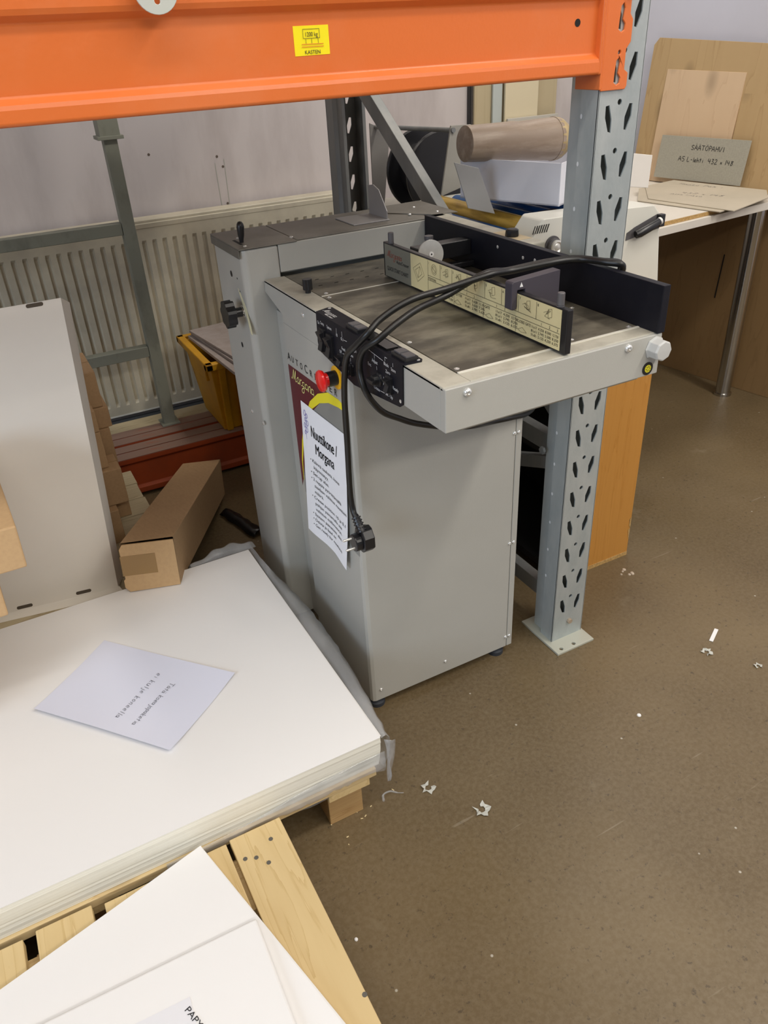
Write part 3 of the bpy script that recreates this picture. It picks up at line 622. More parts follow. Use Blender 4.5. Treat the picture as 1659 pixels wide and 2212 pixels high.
for y_ in (1.358, .851):
    obj('rail_pin', MB()._rev(V((.7258, y_, .958)), V((0, 0, 1)), [(0, .0058), (.0012, .0058), (.0012, .0048), (.0022, .0048), (.0022, .0056), (.019, .0056), (.020, .0048)], 20), GREYBLK, rail, smooth=35)
# paper stop clipped over the rail
sp = MB()
FS = ((0, .962, 0), (1, 0, 0), (0, 0, 1))
sp.prism(FS, [(.7085, .9320), (.7130, .9305), (.7190, .9330), (.7190, .9605), (.7335, .9605), (.7335, .8915), (.800, .8915), (.800, .9790), (.7110, .9740), (.7085, .9715)], 0, .018)
obj('paper_stop', sp, mat('purple_black_anodised', (.055, .048, .062), .45), rail, bevel=.0012)
obj('stop_pointer', MB().add([V((.7255, .9435, .9722)), V((.7225, .9435, .9650)), V((.7290, .9435, .9650))], [(0, 1, 2)]), WINK, rail)
# front corner: grey hose cap and round badge
obj('round_cap', MB()._rev(V((.8955, YT, .868)), V((0, -1, 0)), [(0, .019), (.002, .019), (.002, .0165), (.018, .0165), (.021, .015), (.0215, .0001)], 8), mat('grey_cap', (.52, .52, .50), .5), M0, bevel=.001)
bd = obj('round_badge', MB()._rev(V((.8865, YT, .836)), V((0, -1, 0)), [(0, .0105), (.0012, .0105), (.0012, .0001)], 28), BLACK, M0)
t = MB().prism(FY(.8865, YT - .0013, .836), circ(0, 0, .0062, 20), 0, .0004); obj('badge_disc', t, YELLOWV, bd)
t = MB()
for k in range(8): a_ = k * math.pi / 4; ribbon(t, [V((.002 * math.cos(a_), .002 * math.sin(a_))), V((.0052 * math.cos(a_), .0052 * math.sin(a_)))], FY(.8865, YT - .0018, .836), .0009, .0002)
obj('badge_print', t, INK, bd)
# control panel, folded over the edge of the table
CPX = XL - .0012
cp = MB().prism(FX(CPX, 0, 0), [(-1.246, .8915), (-1.2500, .888), (-1.2535, .834), (-1.249, .822), (-1.236, .818), (-1.15, .806), (-1.11, .800), (-.950, .8185), (-.9405, .825), (-.9370, .8915)], 0, .0015)
pan = obj('control_panel', cp, BLACKP, M0)
obj('panel_top_flap', MB().prism(FZ(0, 0, .8905), [(CPX - .0015, .932), (.540, .930), (.545, .937), (.545, 1.252), (.540, 1.257), (CPX - .0015, 1.248)], 0, .0016), BLACKP, pan)
def rocker(y, z, h=.046, w=.022, par=pan):
    m_ = MB().prism(FX(CPX - .0015, y, z), rrect(-w / 2, w / 2, -h / 2, h / 2, .003), 0, .005)
    o_ = obj('rocker_switch', m_, BLACK, par, bevel=.0008)
    m_ = MB().prism(((CPX - .0015, y + w * .36, z), (-1, 0, 0), (0, 0, 1)), [(.004, h * .40), (.013, h * .34), (.006, 0), (.0115, -h * .36), (.004, -h * .40)], -w * .72, 0)
    if True:
        m_ = MB()
        P = [(.004, h * .40), (.0135, h * .36), (.0075, 0), (.0115, -h * .36), (.004, -h * .40)]
        A = [V((CPX - .0015 - p[0], y - w * .36, z + p[1])) for p in P]; B = [V((CPX - .0015 - p[0], y + w * .36, z + p[1])) for p in P]
        n = len(P); m_.add(A + B, [tuple(range(n))[::-1], tuple(range(n, 2 * n))] + [(i, (i + 1) % n, n + (i + 1) % n, n + i) for i in range(n)])
    obj('rocker_key', m_, BLACK, o_, bevel=.0006)
rocker(1.222, .846); rocker(1.192, .843); 
rocker(1.150, .832, .022, .018); rocker(1.118, .826, .022, .018); rocker(.977, .846, .028, .016)
for y_ in (1.115, .958):
    o_ = obj('push_button', MB().prism(FZ(.527, y_, .892), rrect(-.0115, .0115, -.022, .022, .002), 0, .006), BLACK, pan, bevel=.001)
    for s_ in (-1, 1): obj('button_key', MB().prism(FZ(.527, y_ + s_ * .0105, .898), rrect(-.008, .008, -.0085, .0085, .001), 0, .0022), GREYBLK, o_, bevel=.0006)
obj('counter_window', MB().prism(FZ(.527, 1.035, .8921), rrect(-.010, .010, -.040, .040, .002), 0, .004), mat('glossy_black', (.006, .006, .006), .08), pan, bevel=.001)
sel = MB()._rev(V((CPX - .0015, 1.016, .842)), V((-1, 0, 0)), [(0, .0125), (.003, .012), (.004, .009), (.012, .0082), (.0125, .0001)], 20)
o_ = obj('selector_knob', sel, BLACK, pan, smooth=35); obj('selector_grip', MB().prism(FX(CPX - .011, 1.016, .842), [(-.010, -.003), (.010, -.003), (.010, .003), (-.010, .003)], 0, .008), BLACK, o_, bevel=.001)
rep('panel_screw', [(CPX - .0015, .9475, .829)], FX, .0030, .0012, CHROME, pan); rep('panel_screw', [(.538, 1.249, .8921), (.538, .937, .8921)], FT, .0030, .0012, CHROME, pan)
t = MB(); PF = lambda y, z: FX(CPX - .0016, y, z)
hand(t, 'Morgana', ((.522, 1.243, .8922), (0, -1, 0), (1, 0, 0)), .0105, .0008, adv=.66, jit=.02, shear=.3, script=True)
letters(t, 'AutoCreaser', ((.5155, 1.222, .8922), (0, -1, 0), (1, 0, 0)), .0065, .030, shear=.2)
for s_, y_, z_, w_ in (('Comp', 1.232, .8745, .014), ('On', 1.244, .872, .007), ('System', 1.204, .8745, .017), ('10', 1.168, .870, .006), ('0.1', 1.148, .8685, .008), ('Feed', 1.148, .852, .012), ('Off', 1.158, .844, .008),
                       ('Suction', 1.124, .850, .018), ('Length', 1.110, .863, .018), ('Run', 1.116, .833, .008), ('Adjust', 1.035, .866, .017), ('Blade', .995, .873, .014), ('Store', .972, .871, .013), ('Zero', .990, .862, .013),
                       ('Enc', 1.050, .856, .010), ('Ready', .969, .842, .016), ('Crease', 1.033, .822, .018), ('Set - Up', .994, .824, .021)):
    letters(t, s_, PF(y_ + .001, z_ - .0006), .0078, w_ * 1.12)
PL = FX(CPX - .0016, 0, 0)
lines(t, PL, [((-1.165, .8755), (-1.165, .884)), ((-1.143, .874), (-1.143, .884)), ((-1.138, .871), (-1.125, .872)), ((-1.050, .882), (-.998, .878)), ((-1.026, .873), (-1.026, .880)), ((-.991, .8795), (-.991, .886)), ((-.991, .886), (-.984, .886)),
              ((-.966, .878), (-.966, .884)), ((-1.012, .824), (-.997, .825)), ((-1.020, .862), (-1.020, .856)), ((-1.146, .845), (-1.135, .846)), ((-1.116, .846), (-1.116, .840)), ((-1.0, .838), (-.998, .852))], .0007)
obj('panel_print', t, WINK, pan)
# emergency stop
es = obj('emergency_stop', MB()._rev(V((XL, 1.184, .789)), V((-1, 0, 0)), [(0, .0215), (.003, .0215), (.0035, .017)], 32), YELP, M0, smooth=35, label='red emergency stop button on yellow ring')
obj('stop_collar', MB()._rev(V((XL - .002, 1.184, .789)), V((-1, 0, 0)), [(0, .0135), (.019, .0135)], 28), BLACK, es, smooth=35)
obj('stop_mushroom', MB()._rev(V((XL - .020, 1.184, .789)), V((-1, 0, 0)), [(0, .0125), (.006, .0115), (.008, .0185), (.012, .0200), (.015, .0185), (.0175, .012), (.018, .0001)], 32), REDP, es, smooth=35)
# printed decals on the side of the cabinet
FXc = FX(XL, 0, 0)
dec = [(-1.432, .7385), (-1.395, .7385), (-1.158, .7385), (-1.158, .730), (-1.20, .733), (-1.262, .715), (-1.312, .672), (-1.348, .618), (-1.378, .560), (-1.398, .500), (-1.404, .455), (-1.432, .455)]
dec = [(-1.431, .7365), (-1.30, .7365), (-1.205, .7385), (-1.262, .715), (-1.312, .680), (-1.345, .630), (-1.372, .575), (-1.392, .530), (-1.4125, .500), (-1.431, .49)]
obj('maroon_decal', MB().prism(FXc, [(-1.431, .7365), (-1.245, .7410), (-1.18, .7380), (-1.262, .7180), (-1.330, .665), (-1.362, .61), (-1.390, .55), (-1.408, .500), (-1.420, .47), (-1.431, .45)], 0, .0004), MAROON, M0)
ye = MB()
outer = [(-1.150, .737), (-1.190, .7445), (-1.235, .742), (-1.285, .722), (-1.330, .690), (-1.372, .635), (-1.400, .575), (-1.415, .520), (-1.418, .470)]
inner = [(-1.150, .730), (-1.190, .728), (-1.235, .721), (-1.280, .704), (-1.323, .676), (-1.364, .628), (-1.393, .572), (-1.411, .518), (-1.417, .470)]
ye.prism(FXc, outer + inner[::-1], 0, .0007); obj('yellow_swoosh', ye, YELLOWV, M0)
obj('grey_decal', MB().prism(FXc, [(p[0], p[1] - .0005) for p in inner] + [(-1.417, .44), (-1.30, .42), (-1.150, .42)], 0, .0003), DGREYV, M0)
t = MB(); letters(t, 'A', FX(XL - .0004, 1.4285, .7480), .0235); x_ = 1.4285 - .021
for c_, s_ in (('U', .019), ('T', .019), ('O', .019), ('C', .0245), ('R', .019), ('E', .019), ('A', .019), ('S', .019), ('E', .019), ('R', .019)):
    letters(t, c_, FX(XL - .0004, x_, .7485), s_ * 1.0, width=s_ * .62); x_ -= s_ * .62 + .0105
obj('model_lettering', t, INK, M0)
t = MB(); hand(t, 'Morgana', FX(XL - .0008, 1.414, .7100), .0245, .0020, adv=.74, jit=.01, shear=.22, script=True); obj('maker_lettering', t, YINK, M0)
for x_, y_ in ((.533, 1.16), (.862, 1.16), (.52, 1.66), (.862, 1.62)):
    obj('rubber_foot', MB()._rev(V((x_, y_, 0)), V((0, 0, 1)), [(0, .019), (.010, .019), (.013, .012), (.023, .011)], 20), RUBBER, M0, smooth=35)

# instruction sheet taped to the side
ins = thing('instruction_sheet', (XL - .002, 1.29, .34), 'white printed instruction sheet taped to the left side of the creasing machine', 'paper sheet')
g = MB(); NU, NV = 14, 18; co = []
C = [V((0, 1.379, .675)), V((0, 1.165, .682)), V((0, 1.194, .364)), V((0, 1.412, .346))]
def shp(u, v):
    p = (C[0] * (1 - u) + C[1] * u) * (1 - v) + (C[3] * (1 - u) + C[2] * u) * v
    wv = .0006 + .0022 * math.sin(2.2 * u * math.pi + 1) * v + .0018 * v * v + .020 * max(0, u - .55) ** 1.5 * v ** 2 + .002 * math.sin(9 * v + 5 * u) * u * .4
    return V((XL - .0010 - max(wv, .0004), p.y, p.z))
vs = [shp(i / NU, j / NV) for j in range(NV + 1) for i in range(NU + 1)]
fs = [(j * (NU + 1) + i, (j + 1) * (NU + 1) + i, (j + 1) * (NU + 1) + i + 1, j * (NU + 1) + i + 1) for j in range(NV) for i in range(NU)]
obj('sheet', g.add(vs, fs), PAPERB, ins, smooth=60)
def on_sheet(mb_, conv):  # move flat lettering (u right, v down, metres) onto the curved sheet
    out = []
    for p in mb_.v:
        u, v = p.x / .214, -p.y / .318
        q = shp(min(max(u, 0), 1), min(max(v, 0), 1)); out.append(q - V((.0006, 0, 0)))
    mb_.v = out; return mb_
FL = ((0, 0, 0), (1, 0, 0), (0, 1, 0))
t = MB(); letters(t, 'Nuuttikone /', ((.045, -.065, 0), (1, 0, 0), (0, 1, 0)), .036, .125); letters(t, 'Morgana', ((.062, -.100, 0), (1, 0, 0), (0, 1, 0)), .034, .092)
letters(t, 'Nuuttikone /', ((.0462, -.065, 0), (1, 0, 0), (0, 1, 0)), .036, .125); letters(t, 'Morgana', ((.0632, -.100, 0), (1, 0, 0), (0, 1, 0)), .034, .092)
body = ['• Käännä taulusta, kone', '  käynnistyy.', '• Set-up alas.', '• 2 nuppia pyörittämällä', '  saadaan valittua nuuttien', '  määrä.', '• Crease position 10 ja 0,1', '  pohjan painamalla saa', '  valittua millimetrin.', '• System painetaan alas.', '• Odota ja feed on', '• Get ready for nuuttaus']
for i, s_ in enumerate(body): letters(t, s_, ((.034 if not s_.startswith(' ') else .040, -.126 - .0150 * i, 0), (1, 0, 0), (0, 1, 0)), .0108, .0062 * len(s_) + .002)
obj('sheet_print', on_sheet(t, 0), INK, ins)
t = MB()
for cx, cz, r_ in ((.018, -.022, .006), (.028, -.026, .005), (.020, -.036, .004), (.030, -.042, .006), (.016, -.050, .005), (.026, -.058, .006), (.018, -.066, .004)):
    P = [V((cx + r_ * math.cos(a_) * (1 if k % 2 else .6), cz + r_ * math.sin(a_))) for k, a_ in enumerate([6.283 * j / 9 for j in range(10)])]
    ribbon(t, smoothpts(P, 3), FL, .0015)
ribbon(t, smoothpts([V((.022, -.015)), V((.024, -.04)), (V((.020, -.06))), V((.023, -.08))], 5), FL, .0009)
obj('flower_drawing', on_sheet(t, 0), mat('violet_pen', (.26, .22, .55), .6), ins)

# cable with plug
cab_ = thing('power_cable', (.62, 1.03, .89), 'black power cable looped over the creasing machine table with plug dangling', 'cable')
S1 = [(.935, 1.17, .84), (.932, 1.06, .885), (.930, .97, .925), (.918, .933, .9665), (.900, .951, .9725), (.880, .995, .972), (.830, 1.010, .971), (.770, 1.028, .965), (.722, 1.024, .967), (.650, 1.036, .955), (.580, 1.032, .950), (.530, 1.035, .930), (.504, 1.030, .914),
      (.490, 1.050, .890), (.4885, 1.078, .868), (.490, 1.096, .835), (.4905, 1.108, .781), (.491, 1.113, .691), (.491, 1.118, .602), (.491, 1.113, .560), (.491, 1.098, .543)]
S2 = [(.955, 1.175, .82), (.944, 1.07, .885), (.940, .98, .925), (.924, .944, .9665), (.900, .962, .9725), (.880, 1.006, .9715), (.830, 1.021, .970), (.770, 1.040, .963), (.722, 1.036, .9665), (.650, 1.036, .9445), (.590, 1.022, .938), (.545, 1.010, .927), (.513, 1.012, .908),
      (.4955, 1.032, .888), (.492, 1.044, .855), (.496, 1.033, .817), (.525, 1.040, .775), (.565, 1.052, .746), (.600, 1.056, .726), (.66, 1.06, .702), (.72, 1.068, .684), (.80, 1.117, .652), (.86, 1.128, .642), (.91, 1.145, .632), (.945, 1.165, .640), (.952, 1.168, .70), (.95, 1.165, .78)]
for S_ in (S1, S2): obj('cord', MB().tube(smoothpts([V(p) for p in S_], 8), .0054, 12), CABLE, cab_, smooth=60)
pl = MB().tube([(.491, 1.104, .551), (.4915, 1.096, .541), (.4925, 1.083, .524)], [.0058, .0075, .0085], 12)
for k in range(5):
    p = V((.4913, 1.101, .547)).lerp(V((.4925, 1.086, .528)), k / 4); d_ = V((0, -.6, -.75)).normalized(); pl._rev(p, d_, [(0, .0090 + .0003 * k), (.0022, .0090 + .0003 * k)], 12)
pg = obj('plug', pl, BLACK, cab_, smooth=30)
FPg = ((.5115, 1.0905, .5045), (0, -1, 0), (0, 0, 1))
d_ = MB().prism(FPg, [(-.019, -.012), (-.010, -.024), (.012, -.024), (.024, -.012), (.0235, .010), (.013, .024), (.000, .026), (-.016, .018), (-.021, .004)], 0, .022)
d_._rev(V((.4905, 1.0905, .5005)), V((-1, 0, 0)), [(0, .0175), (.014, .0170)], 24)
obj('plug_body', d_, BLACK, pg, bevel=.002)
for s_ in (-1, 1):
    a_ = V((.4765, 1.0905 + .0055 * s_, .5005 + .0075 * s_)); obj('plug_pin', MB().tube([a_ + V((.002, 0, 0)), a_ - V((.016, 0, 0)), a_ - V((.0185, 0, 0))], [.0024, .0024, .0012], 12), CHROME, pg, smooth=40)

# ================================================================= SHEET PILE ON ITS PALLET
SX0, SX1, SY0, SY1, SZ0, SZ1 = -0.605, 0.4145, 0.899, 1.619, 0.128, 0.200
pal = thing('loaded_pallet', (-.1, 1.26, 0), 'wooden pallet carrying the large pile of white sheets', 'pallet')
for i, y in enumerate((.896, 1.045, 1.18, 1.315, 1.45, 1.53)):
    obj('deck_board', MB().box(SX0 + .01, .4, y, y + (.09 if i not in (0, 5) else .075), .108, .127), PINEX, pal, bevel=.0015)
for x in (-.58, -.17, .300):
    obj('stringer_board', MB().box(x, x + .085, .897, 1.60, .090, .108), PINE, pal, bevel=.001)
    for y in (.917, 1.20, 1.50): obj('block', MB().box(x + .004, x + .075, y, y + .10, .0, .090), PINEBLK, pal, bevel=.0015)
pile = thing('paper_pile', (-.1, 1.26, SZ0), 'large pile of blank white sheets on a pallet with a handwritten note on top', 'paper pile')
mb = MB(); N = 18; vs = []; fs = []
for k in range(N + 1):
    z = SZ0 + (SZ1 - .0006 - SZ0) * k / N; r0 = random.Random(k)
    dx = r0.uniform(-.0004, .0004) - .006 * (1 - k / N) ** 2; dy = r0.uniform(-.0003, .0003) + .003 * (1 - k / N) ** 2
    vs += [V((SX0, SY0 + dy, z)), V((SX1 + dx, SY0 + dy, z)), V((SX1 + dx, SY1 - dy, z)), V((SX0, SY1 - dy, z))]
for k in range(N):
    for i in range(4): fs.append((4 * k + i, 4 * k + (i + 1) % 4, 4 * k + 4 + (i + 1) % 4, 4 * k + 4 + i))
fs += [(3, 2, 1, 0), tuple(4 * N + i for i in range(4))]
obj('sheet_edges', mb.add(vs, fs), PILE, pile)
obj('top_sheets', MB().prism(FZ(0, 0, 0), [(SX0, SY0), (SX1, SY0), (SX1, SY1), (SX0, SY1)], SZ1 - .0006, SZ1).prism(FZ(0, 0, 0), [(SX0, SY0 + .004), (SX1 + .0035, SY0 + .004), (SX1 + .0005, SY1 - .003), (SX0, SY1)], SZ1 - .0026, SZ1 - .0018), PAPER, pile)
# handwritten note
nt_ = thing('handwritten_note', (.05, 1.26, .2), 'lilac white sheet with a pencilled note lying on the large paper pile', 'note')
C = [V((-.142, 1.306, .2)), V((.065, 1.063, .2)), V((.236, 1.198, .2)), V((.021, 1.451, .2))]
def nsh(u, v):
    p = (C[0] * (1 - u) + C[1] * u) * (1 - v) + (C[3] * (1 - u) + C[2] * u) * v
    e = .0008 + .009 * (1 - v) ** 4 * (1 - abs(u - .5) * .3) + .004 * v ** 4 * (u) ** 2 + .0008 * math.sin(5 * v + 3 * u) ** 2
    return V((p.x, p.y, .2 + e))
vs = [nsh(i / 16, j / 16) for j in range(17) for i in range(17)]
fs = [(j * 17 + i, j * 17 + i + 1, (j + 1) * 17 + i + 1, (j + 1) * 17 + i) for j in range(16) for i in range(16)]
obj('sheet', MB().add(vs, fs), NOTE, nt_, smooth=60)
t = MB(); u_ = (-.785, -.62, 0); v_ = (.62, -.785, 0)
hand(t, 'Tätä koeajopaketia', ((.1145, 1.243, .2040), u_, v_), .0108, .0008, adv=.50, jit=.06, shear=.1)
hand(t, 'ei kulje koneella', ((.098, 1.285, .2040), u_, v_), .0120, .0008, adv=.95, jit=.06, shear=.1)
nc = V((.761, .648, 0)); uc = V((.648, -.761, 0))
for k_, p in enumerate(t.v):
    q = p - C[0]; v__ = min(max(q.dot(nc) / .218, 0), 1); u__ = min(max(q.dot(uc) / .32, 0), 1)
    t.v[k_] = V((p.x, p.y, nsh(u__, v__).z + .0009))
obj('pencil_writing', t, PENCIL, nt_)
# plastic film round the pile
fm = MB()
rows = []
for j in range(41):
    s = j / 40; y = .900 + .74 * s; r0 = random.Random(j)
    bul = .015 + .026 * math.sin(math.pi * min(s * 1.1, 1)) + r0.uniform(-.002, .002)
    rows.append([(.417, y, .196 + .002 * math.sin(17 * s)), (.417 + bul * .6, y, .199 + .006 * math.sin(9 * s)), (.418 + bul, y, .188), (.417 + bul * 1.05, y, .165), (.416 + bul * .8, y, .14), (.412 + bul * .3, y, .118)])
sheet_grid(fm, rows)
rows = []
for j in range(61):   # gathered corner at the back, over the floor behind the pile
    s = j / 60; x = .436 - .17 * s; arch = math.sin(math.pi * min(1, s * 1.15)) if s < .87 else 0.0; row = []
    for k in range(9):
        c = k / 8; fold = .0024 * math.sin(21 * s + 3.5 * c) * math.sin(math.pi * c)
        row.append((x - .006 * c, 1.622 + (.055 - .030 * s) * c ** .8 + .010 * arch * c + fold, .199 + (.016 * arch + .004) * math.sin(math.pi * min(c * 1.4, 1)) - .055 * c ** 3 + fold * .8))
    rows.append(row)
sheet_grid(fm, rows)
rows = []
for j in range(25):   # front skirt hanging low below the pile edge
    s = j / 24; x = .420 - .42 * s; a_ = .0015 * math.sin(19 * s) + .001 * math.sin(47 * s)
    rows.append([(x, .897 + a_ * .3, .162 - .030 * s + .006 * math.sin(6 * s)), (x, .895 + a_, .140 - .012 * s), (x, .893 - a_, .125), (x, .900 + a_, .105 + .006 * math.sin(13 * s))])
sheet_grid(fm, rows)
rows = []
for j in range(9):   # torn tail at the corner
    s = j / 8; rows.append([(.421 + .003 * math.sin(5 * s), .898 - .010 * s, .192 - .10 * s), (.434 - .012 * s + .003 * math.sin(9 * s), .890 - .006 * s, .190 - .10 * s), (.442 - .022 * s * s, .893, .186 - .105 * s)])
sheet_grid(fm, rows)
flm = obj('plastic_film', fm, FILM, smooth=80, solid=.0003); tag(flm, 'crumpled clear plastic film hanging round the edge of the large paper pile', 'plastic film')

# ================================================================= NEAR PALLET WITH SECOND PILE
np_ = thing('near_pallet', (-.25, .45, 0), 'fresh pine pallet at lower left under wrapped paper', 'pallet')
edges = [(.105, .2005), (.0, .101), (-.107, -.0), (-.211, -.123), (-.33, -.227), (-.45, -.345), (-.57, -.465)]
for i, (a_, b_) in enumerate(edges): obj('deck_board', MB().box(a_ + .0015, b_ - .0015, -.30, .880 - .004 * (i % 3), .122, .140), PINE, np_, bevel=.0015)
for y in (.752, .25, -.28): obj('cross_board', MB().box(-.57, .198, y, y + .098, .098, .1215), PINEX, np_, bevel=.001)
for x in (-.56, -.22, .10):
    for y in (.775, .25, -.28): obj('block', MB().box(x, x + .095, y, y + .095, 0, .0975), PINEBLK, np_, bevel=.001)
NAIL = mat('nail_steel', (.16, .15, .13), .5, .5)
for x, y in ((.170, .846), (.136, .825), (.151, .806), (.119, .832), (.196, .542)): obj('nail_head', MB()._rev(V((x, y, .1395)), V((0, 0, 1)), [(0, .0040), (.0009, .0038), (.0009, .0001)], 14), NAIL, np_)
def rect_rot(cx, cy, ang, x0, x1, y0, y1):
    c, s = math.cos(ang), math.sin(ang); return [(cx + c * x - s * y, cy + s * x + c * y) for x, y in ((x0, y0), (x1, y0), (x1, y1), (x0, y1))]
an = math.radians(14.3)
w1 = thing('sheet_bundle', (-.2, .55, .1415), 'turned bundle of white sheets lying on the near pine pallet', 'paper bundle')
obj('sheets', MB().prism(FZ(0, 0, 0), rect_rot(.060, .886, an, -.64, 0, -.90, 0), .1412, .1525), PAPER, w1, bevel=.0008)
obj('top_sheet', MB().prism(FZ(0, 0, 0), rect_rot(.060, .884, an - .004, -.64, -.001, -.90, 0), .1527, .1537), PAPER, w1)
w2 = thing('wrapped_ream', (-.3, .35, .154), 'white wrapped ream of paper with a printed label, lowest at the left corner', 'paper ream')
pts = rect_rot(.098, .712, math.radians(-1.3), -.72, 0, -.62, 0)
lo = [V((p[0], p[1], .1540)) for p in pts]; hi = [V((p[0], p[1], .1640)) for p in pts]
obj('wrapper', MB().hexa(lo, hi), PAPER, w2, bevel=.004, seg=3)
la = math.radians(-2)
lab = obj('label', MB().prism(FZ(0, 0, .1642), rect_rot(-.024, .650, la, -.20, 0, -.14, 0), 0, .0003), mat('label_white', (.74, .74, .77), .5), w2)
t = MB(); letters(t, 'PAPYRUS', ((-.036, .636, .1650), (.30, -.95, 0), (.95, .30, 0)), .0125, .062); letters(t, '72 x 102', ((-.060, .620, .1650), (.30, -.95, 0), (.95, .30, 0)), .008, .045)
obj('label_print', t, INK, lab)

# ================================================================= BACK LEFT: tray, cartons, pallet, beams, stand, radiator, bin
rp = thing('rear_pallet', (-.2, 1.98, 0), 'weathered wooden pallet behind the paper pile under small cartons', 'pallet')
for i in range(7):
    y = 1.66 + i * .098; obj('deck_board', MB().box(-.95, (.262 if i > 2 else .19) - .003 * (i % 2), y, y + (.094), .124, .144), PINEOLD, rp, bevel=.0015)
for x in (-.9, -.35, .15):
    if x > 0: obj('stringer_board', MB().box(x, x + .08, 1.955, 2.34, .10, .1235), PINEOLD, rp); obj('block', MB().box(.03, .11, 1.665, 1.75, 0, .1235), PINEOLD, rp)
    else: obj('stringer_board', MB().box(x, x + .08, 1.66, 2.34, .10, .1235), PINEOLD, rp)
    for y in ((1.665, 1.95, 2.25) if x < 0 else (1.96, 2.25)): obj('block', MB().box(x, x + .078, y, y + .085, 0, .0995), PINEOLD, rp)
ty = thing('white_box_tray', (-.15, 1.8, .145), 'tall white cardboard box tray standing on edge behind the paper pile', 'box')
A = [V((-.46, 1.775, .160)), V((.092, 1.690, .165)), V((.152, 1.842, .842)), V((-.44, 1.83, .845))]   # bl br tr tl of the face
B = [V((-.46, 1.830, .146)), V((.112, 1.750, .146)), V((.178, 1.955, .800)), V((-.44, 1.90, .80))]
mb = MB().add(A + B, [(0, 1, 2, 3), (7, 6, 5, 4), (4, 5, 1, 0), (5, 6, 2, 1), (6, 7, 3, 2), (7, 4, 0, 3)])
mb = MB(); n_ = 12
gr = [[(A[0] * (1 - i / n_) + A[1] * (i / n_)) * (1 - j / n_) + (A[3] * (1 - i / n_) + A[2] * (i / n_)) * (j / n_) for i in range(n_ + 1)] for j in range(n_ + 1)]
sheet_grid(mb, gr); mb.add(A + B, [(7, 6, 5, 4), (4, 5, 1, 0), (5, 6, 2, 1), (6, 7, 3, 2), (7, 4, 0, 3)])
obj('tray_body', mb, WBOX, ty, smooth=15)
obj('bottom_flange', MB().hexa([V((-.46, 1.768, .1445)), V((.104, 1.682, .1445)), V((.104, 1.690, .1445)), V((-.46, 1.776, .1445))], [V((-.46, 1.7755, .1605)), V((.095, 1.6905, .1650)), V((.095, 1.694, .1650)), V((-.46, 1.779, .1605))]), WBOX, ty)
SLOTM = mat('slot_dark', (.09, .07, .05), .8); nf = (A[1] - A[0]).cross(A[3] - A[0]).normalized()
def onface(u, v): return (A[0] * (1 - u) + A[1] * u) * (1 - v) + (A[3] * (1 - u) + A[2] * u) * v
for u0, v0 in ((.855, .012), (.61, .010), (.905, .992), (.60, .992)):
    p = onface(u0, v0); ud = (onface(u0 + .01, v0) - p).normalized(); vd = (onface(u0, v0 + .01 if v0 < .5 else v0 - .01) - p).normalized() * (1 if v0 < .5 else -1)
    nn = ud.cross(vd).normalized(); pt = [p + ud * q[0] + vd * q[1] + nn * .0006 for q in rrect(-.018, .018, -.0042, .0042, .004)]
    obj('finger_slot', MB().add(pt, [tuple(range(len(pt)))]), SLOTM, ty)
# little cartons on the rear pallet
cart = []
CA = [(.160, 1.925, 2.055, .1445, .245, 'bottom brown carton on the weathered pallet'), (.205, 2.06, 2.27, .1445, .300, 'brown carton standing at the back of the weathered pallet'), (.196, 1.955, 2.055, .246, .350, 'brown carton second from the bottom behind the white tray'),
      (.205, 2.07, 2.26, .301, .420, 'brown carton upright behind the front ones of the stack'), (.170, 1.975, 2.065, .351, .455, 'brown carton third from the bottom behind the white tray'),
      (.215, 2.075, 2.27, .421, .480, 'flat brown carton below the topmost one'), (.170, 1.975, 2.070, .456, .515, 'small flat brown carton beside the topmost one'), (.205, 2.08, 2.26, .481, .580, 'topmost brown carton of the stack by the radiator')]
for i, (xr, y0, y1, z0, z1, lb_) in enumerate(CA):
    c_ = thing('carton', (xr - .12, (y0 + y1) / 2, z0), lb_, 'carton', 'cartons on the weathered pallet')
    obj('carton_body', MB().box(xr - .24, xr, y0, y1, z0, z1), CARD, c_, bevel=.002)
    obj('carton_flap_seam', MB().box(xr - .24, xr, (y0 + y1) / 2 - .0008, (y0 + y1) / 2 + .0008, z1 + .0001, z1 + .0005), TAPE, c_)
# long brown carton leaning off the pile
lbx = thing('long_carton', (.25, 1.9, 0), 'long brown carton with taped end lying off the back edge of the paper pile', 'carton')
Lf = [V((.108, 1.600, .2065)), V((.224, 1.566, .2020)), V((.234, 1.588, .322)), V((.117, 1.622, .325))]
d_ = V((.305, .68, -.185))
Bk = [p + d_ for p in Lf]; Bk = [Bk[0], Bk[1], Bk[2], Bk[3]]
obj('carton_body', MB().add(Lf + Bk, [(3, 2, 6, 7), (0, 4, 5, 1), (1, 5, 6, 2), (3, 7, 4, 0), (7, 6, 5, 4)]), CARD, lbx, bevel=.002)
ud = (Lf[1] - Lf[0]).normalized(); vd = (Lf[3] - Lf[0]).normalized(); wo = ud.cross(vd)
FE = (Lf[0] - d_.normalized() * .0015, ud, vd)
obj('carton_end', MB().prism(FE, [(.004, -.004), (.121, -.001), (.1215, .108), (.121, .1165), (.004, .1165), (-.004, .105), (-.002, .030), (-.006, .026), (-.006, .008)], -.004, .0008), CARDL, lbx, bevel=.0008)
obj('brown_tape', MB().prism(FE, [(-.005, .038), (.075, .038), (.075, .088), (-.005, .088)], .001, .0014), TAPE, lbx)
